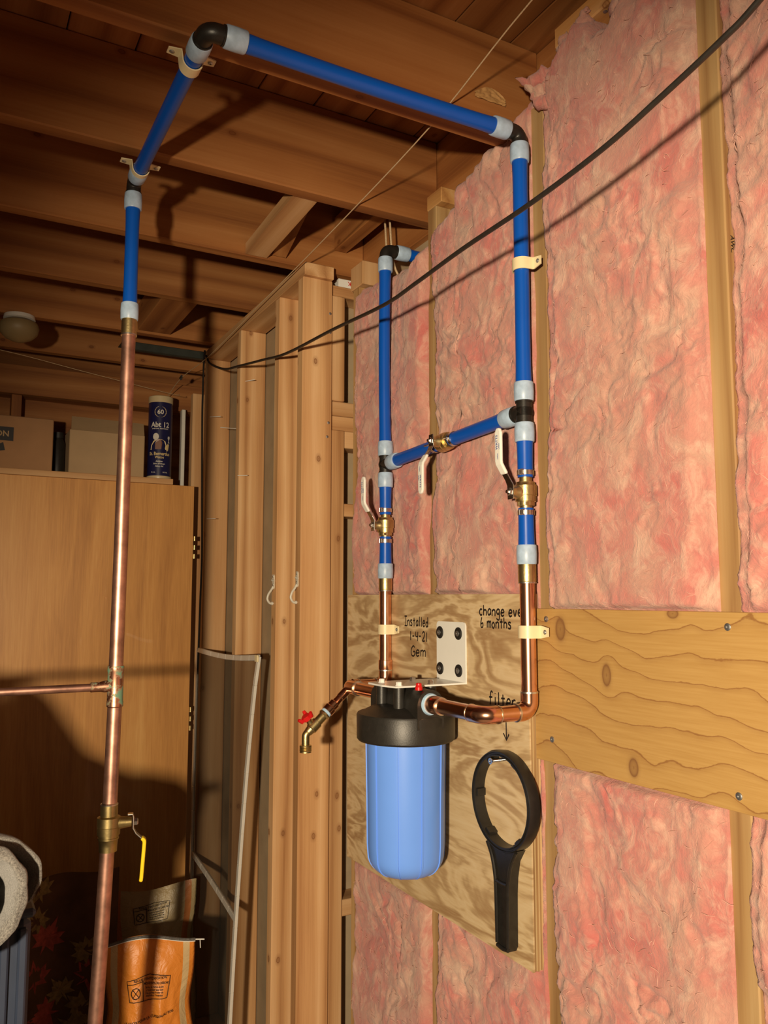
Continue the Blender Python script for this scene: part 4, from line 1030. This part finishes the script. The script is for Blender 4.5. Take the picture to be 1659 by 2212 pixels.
obj('mesh', vv, [(j * n1 + i, j * n1 + i + 1, (j + 1) * n1 + i + 1, (j + 1) * n1 + i) for j in range(n2 - 1) for i in range(n1 - 1)], M['screen'], sn, True, None)
MB().box(.8425, .8485, 2.334, 2.356, 1.310, 1.330, .001).obj('corner_key', M['cream'], sn, smooth=False)

# ================================================================ charcoal bags
def bag_mat(name, base, stripe):
    m, nt, b = newmat(name); N = NT(nt)
    uv = N.n('ShaderNodeTexCoord').outputs['UV']; s = N.n('ShaderNodeSeparateXYZ', i={0: uv}).outputs
    d = N.math('ABSOLUTE', N.math('SUBTRACT', N.math('ABSOLUTE', s[0]), .80))
    k = N.math('LESS_THAN', d, .075)
    nt.links.new(N.mix(k, base, stripe), b.inputs['Base Color']); b.inputs['Roughness'].default_value = .42
    bump(N, b, N.noise(N.n('ShaderNodeTexCoord').outputs['Object'], 22, 4, .6, .8), .5, .012)
    return m
def bag(cx, cy, w, h, th, face, mat, label, seed, crumple=.012):
    f = Vector(face).normalized(); r = Vector((-f.y, f.x, 0)) * -1
    r = Vector((f.y, -f.x, 0)) * -1
    if r.dot(Vector((1, -.5, 0))) < 0: r = -r
    t = thing('charcoal_bag', (cx, cy, 0), label, 'bag')
    def surf(u, v, front, lift=0):
        # u -1..1 across, v 0..1 height
        a = np.array(u, float)
        prof = (1 - abs(u) ** 2.6) * (1 - v ** 4) ** .7 * (1 - (1 - min(1, v / .12)) ** 2) ** .5
        wid = w / 2 * (1 - .10 * math.exp(-((v - .72) / .10) ** 2) + .05 * math.exp(-((v - .35) / .2) ** 2))
        n_ = float(fbm(np.array([u * 3.2 + seed]), np.array([v * 6 + seed]), 4)[0] - .5); fold = abs(math.sin(u * 5 + v * 9 + seed)) * .25
        d = th / 2 * prof * (1 + n_ * .5) + (n_ + fold * .3) * crumple * prof
        zz = h * v + .012 * math.sin(u * 2.4 + seed) * v ** 6
        return Vector((cx, cy, zz)) + r * (u * wid) + f * ((d + lift) if front else -d)
    nu, nv = 36, 48; vv = []; uv = []; ff = []
    for j in range(nv):
        for i in range(2 * nu):
            fr_ = i < nu; u = -1 + 2 * (i / nu) if fr_ else 1 - 2 * ((i - nu) / nu); v = j / (nv - 1)
            vv.append(surf(u, v, fr_)); uv.append((u, v))
    for j in range(nv - 1):
        for i in range(2 * nu): i2 = (i + 1) % (2 * nu); ff.append((j * 2 * nu + i, j * 2 * nu + i2, (j + 1) * 2 * nu + i2, (j + 1) * 2 * nu + i))
    ff.append(tuple(range(2 * nu))[::-1])
    o = fixn(obj('sack', vv, ff, mat, t, True, None, uvs=uv))
    return t, surf, w, h
M['bagA'] = bag_mat('orange_paper', (.72, .25, .035), (.62, .47, .25))
M['bagB'] = bag_mat('faded_paper', (.33, .25, .13), (.36, .13, .04))
fdir = Vector((-.20, -1, 0))
t2, s2, w2, h2 = bag(.665, 2.78, .275, .575, .10, fdir, M['bagB'], 'faded tan paper sack standing behind the orange one', 5.3, .004)
t1, s1, w1, h1 = bag(.555, 2.33, .232, .590, .12, fdir, M['bagA'], 'crumpled orange paper sack with cream stripes below the copper pipe', 2.1)
def on_bag(s, w, h, u0, v0): return lambda u, v_: s((u0 + u) / (w / 2), (v0 + v_) / h, True, .0022)
def bagtext(t, s, w, h, txt, size, u0, v0, wd=None, rot=0.0, mat='ink'):
    f0 = on_bag(s, w, h, u0, v0); c_, s_ = math.cos(rot), math.sin(rot)
    return put_text(txt, size, lambda u, v_: f0(u * c_ - v_ * s_, u * s_ + v_ * c_), 'lettering', M[mat], t, width=wd)
def bagline(t, s, w, h, pts, r=.0009):
    f0 = on_bag(s, w, h, 0, 0); P = []
    for i in range(len(pts) - 1):
        for k in range(8): P.append(f0(pts[i][0] + (pts[i + 1][0] - pts[i][0]) * k / 8, pts[i][1] + (pts[i + 1][1] - pts[i][1]) * k / 8))
    P.append(f0(*pts[-1])); return MB().sweep(P, r, 6).obj('printed_line', M['ink'], t)
for (t, s, w, h, dv) in ((t1, s1, w1, h1, 0), (t2, s2, w2, h2, .028)):
    b0, b1_ = .455 + dv, .505 + dv
    bagline(t, s, w, h, [(-.055, b0 - .006), (-.060, b1_ - .008), (0, b1_ + .004), (.052, b1_), (.046, b0), (-.055, b0 - .006)])
    bagline(t, s, w, h, [(-.059, b1_ - .017), (-.018, b1_ - .011)]); bagline(t, s, w, h, [(-.018, b0 - .004), (-.019, b1_ - .009)])
    bagtext(t, s, w, h, "RISQUE D'INTOXICATION", .0075, .0, b1_ - .008, .085, .06); bagtext(t, s, w, h, 'MONOXYDE DE CARBONE', .0075, .016, b1_ - .018, .064, .02)
    for k, tx in enumerate(('Brûler du charbon de bois', 'à l’intérieur peut tuer', 'Ne jamais brûler de', 'charbon à l’intérieur')): bagtext(t, s, w, h, tx, .006, .012, b1_ - .026 - k * .0065, .046, .03)
    bagline(t, s, w, h, [(-.038 + .012 * math.cos(k * .5236), b0 + .014 + .012 * math.sin(k * .5236)) for k in range(13)], .0011)
    bagline(t, s, w, h, [(-.047, b0 + .024), (-.029, b0 + .004)]); bagline(t, s, w, h, [(-.029, b0 + .024), (-.047, b0 + .004)])
bagtext(t1, s1, w1, h1, 'LE CHOIX POUR LA CUISSON AU BOIS', .0085, .0, .408, .135, .16)
MB().add([s1(u / (w1 / 2), v_ / h1, True, .002) for u, v_ in ((-.026, .385), (.0, .388), (.0, .345), (-.026, .342))], [(0, 3, 2, 1)]).obj('printed_panel', M['ring'], t1, smooth=False)
MB().add([s1(u / (w1 / 2), v_ / h1, True, .002) for u, v_ in ((.001, .388), (.030, .395), (.045, .35), (.001, .345))], [(0, 3, 2, 1)]).obj('printed_panel', M['tincream'], t1, smooth=False)
# stitched top tape and thread on the orange sack
P = [s1(-1 + 2 * k / 24, .995, True, .001) for k in range(25)]
M['stitch'] = plain('stitched_tape', (.10, .095, .09), .8, 0, .4, 200)
MB().sweep(P, .0042, 8).obj('stitched_tape', M['stitch'], t1)
MB().sweep([p + fdir.normalized() * .004 + Vector((0, 0, -.003)) for p in P], .0010, 6).obj('thread', M['white'], t1)
e = P[-1] if P[-1].x > P[0].x else P[0]
MB().sweep([e, e + Vector((.020, -.004, -.002)), e + Vector((.024, -.004, -.003))], .0018, 6).obj('thread', M['white'], t1)
MB().sweep([e + Vector((.012, -.006, -.002)), e + Vector((.013, -.007, -.022))], .0012, 6).obj('thread', M['white'], t1)

# ================================================================ dark cloth with printed leaves
M['darkcloth'] = plain('dark_fabric', (.095, .045, .02), .9, 0, .3, 12)
lc = thing('leaf_print_cloth', (.22, 2.62, 0), 'dark cloth with scattered red and olive maple leaves hanging in the corner', 'cloth')
def cl_(u, z): return Vector((-.10 + u * .62, 2.60 + .02 * math.sin(u * 19) + .012 * math.sin(u * 7 + z * 3), z))
n1, n2 = 60, 16; vv = [cl_(i / (n1 - 1), .005 + .70 * j / (n2 - 1)) for j in range(n2) for i in range(n1)]
ff = [(j * n1 + i, j * n1 + i + 1, (j + 1) * n1 + i + 1, (j + 1) * n1 + i) for j in range(n2 - 1) for i in range(n1 - 1)]
o = obj('fabric', vv, ff, M['darkcloth'], lc, True, None); md = o.modifiers.new('s', 'SOLIDIFY'); md.thickness = .004; md.offset = 1
LF = [(0, -.5), (.06, -.2), (.42, -.32), (.33, -.12), (.62, .06), (.40, .12), (.46, .36), (.22, .26), (.16, .42), (.10, .36), (0, .72), (-.10, .36), (-.16, .42), (-.22, .26), (-.46, .36), (-.40, .12), (-.62, .06), (-.33, -.12), (-.42, -.32), (-.06, -.2)]
M['leafred'] = plain('red_leaf_print', (.32, .06, .045), .85, 0, .4, 60); M['leafol'] = plain('olive_leaf_print', (.24, .165, .06), .85, 0, .4, 60)
for (u, z, sz, an, mt) in ((0.648, 0.673, 0.075, 0.3, 'leafol'), (0.648, 0.598, 0.070, 2.2, 'leafol'), (0.692, 0.536, 0.085, -0.5, 'leafred'), (0.860, 0.489, 0.070, 1.0, 'leafol'), (0.874, 0.420, 0.080, -0.9, 'leafred'), (0.761, 0.384, 0.070, 0.6, 'leafol'), (0.855, 0.338, 0.085, 2.4, 'leafol'), (0.639, 0.441, 0.080, 0.1, 'leafred'), (0.695, 0.335, 0.080, 1.5, 'leafred'), (0.823, 0.277, 0.080, 0.9, 'leafol')):
    P = []
    for (a, b_) in LF:
        x_, z_ = (a * math.cos(an) - b_ * math.sin(an)) * sz, (a * math.sin(an) + b_ * math.cos(an)) * sz
        q_ = cl_(u + x_ / .62, z + z_); P.append((q_.x, q_.y - .006, q_.z))
    c_ = np.mean(P, 0); n_ = len(P)
    obj('leaf', P + [tuple(c_)], [(k, (k + 1) % n_, n_) for k in range(n_)], M[mt], lc)

# ================================================================ blue bin with grey felt
bn = thing('storage_bin', (-.15, 1.68, 0), 'blue-grey ribbed plastic bin under a grey felt blanket', 'bin')
MB().box(-.44, .165, 1.50, 1.90, 0, .985, .012).obj('body', M['bin'], bn, smooth=False)
for x_ in (-.02, .05, .09, .125, .152):
    MB().box(x_ - .007, x_ + .007, 1.490, 1.505, .02, .97, .003).obj('rib', M['bin'], bn, smooth=False)
MB().box(-.45, .170, 1.49, 1.91, .9855, 1.000, .005).obj('rim', M['bin'], bn, smooth=False)
ct = thing('felt_blanket', (-.05, 1.55, 1.0), 'bunched grey felt blanket with thick rolled folds on the bin', 'blanket')
def fold(pts, r, ell=1.0, seed=0.0):
    P = smooth_path(pts, 8); rad = [r * (1 + .12 * math.sin(i * .7 + seed)) for i in range(len(P))]
    rad[0] *= .5; rad[-1] *= .5
    mb_ = MB().sweep(P, rad, 20); a = np.array(mb_.v)
    a += (np.stack([fbm(a[:, 1] * 30, a[:, 2] * 30 + seed, 3), fbm(a[:, 0] * 30, a[:, 2] * 30 + seed, 3), fbm(a[:, 0] * 30, a[:, 1] * 30 + seed, 3)], -1) - .5) * .012
    return obj('fold', a, mb_.f, M['cloth'], ct, True, None)
def felt(sec, x_shift, th, y0, y1, seed):
    """a thick felt sheet: section polyline in (x,z) swept from y0 to y1"""
    P = smooth_path([(a + x_shift, 0, b_) for a, b_ in sec], 7); n = len(P); L = []; Rr = []
    for i, p in enumerate(P):
        d = (P[min(i + 1, n - 1)] - P[max(i - 1, 0)]).normalized(); nr = Vector((-d.z, 0, d.x))
        w_ = th / 2 * (1 + .12 * math.sin(i * .9 + seed))
        L.append(p + nr * w_); Rr.append(p - nr * w_)
    ring_ = L + Rr[::-1]; m = len(ring_); ny = 14; vv = []; ff = []
    for j in range(ny):
        k = j / (ny - 1); sc_ = 1 - .55 * (2 * abs(k - .5)) ** 6
        for i, p in enumerate(ring_):
            c_ = P[i] if i < n else P[2 * n - 1 - i]; q_ = c_ + (p - c_) * sc_
            dr_ = .018 * math.sin(k * 3 + i * .07 + seed) * k
            vv.append((q_.x - k * .02 + dr_ * .3, y0 + (y1 - y0) * k, q_.z + dr_ - k * .012))
    for j in range(ny - 1):
        for i in range(m): i2 = (i + 1) % m; ff.append((j * m + i, (j + 1) * m + i, (j + 1) * m + i2, j * m + i2))
    ff.append(tuple(range(m))); ff.append(tuple((ny - 1) * m + i for i in range(m))[::-1])
    a = np.array([tuple(p) for p in vv]); a += (np.stack([fbm(a[:, 1] * 40, a[:, 2] * 40 + seed, 3), fbm(a[:, 0] * 40, a[:, 2] * 40 + seed, 3), fbm(a[:, 0] * 40, a[:, 1] * 40 + seed, 3)], -1) - .5) * .006
    return fixn(obj('fold', a, ff, M['cloth'], ct, True, None))
felt([(-.40, 1.33), (-.25, 1.345), (-.15, 1.31), (-.07, 1.20), (.0, 1.158), (.06, 1.142), (.105, 1.128), (.132, 1.098), (.136, 1.06), (.122, 1.02), (.088, .990), (.05, .975)], 0, .022, 1.36, 1.48, 1)
felt([(-.30, 1.20), (-.05, 1.135), (.04, 1.112), (.082, 1.088), (.094, 1.06), (.082, 1.02), (.05, .995)], 0, .018, 1.365, 1.48, 2)
felt([(-.25, 1.10), (-.02, 1.072), (.035, 1.058), (.055, 1.034), (.045, 1.005), (.01, .985)], 0, .026, 1.37, 1.48, 3)
felt([(-.35, 1.24), (-.10, 1.165), (.05, 1.140), (.120, 1.128), (.158, 1.100), (.166, 1.07), (.152, 1.035)], 0, .010, 1.42, 1.50, 6)
felt([(-.42, 1.10), (-.2, 1.10), (.0, 1.08), (.08, 1.06)], 0, .13, 1.50, 1.85, 4)
felt([(-.42, 1.25), (-.3, 1.26), (-.2, 1.22), (-.12, 1.15)], 0, .16, 1.48, 1.85, 5)  # unseen heap out of view, added to cast the shadow on the door
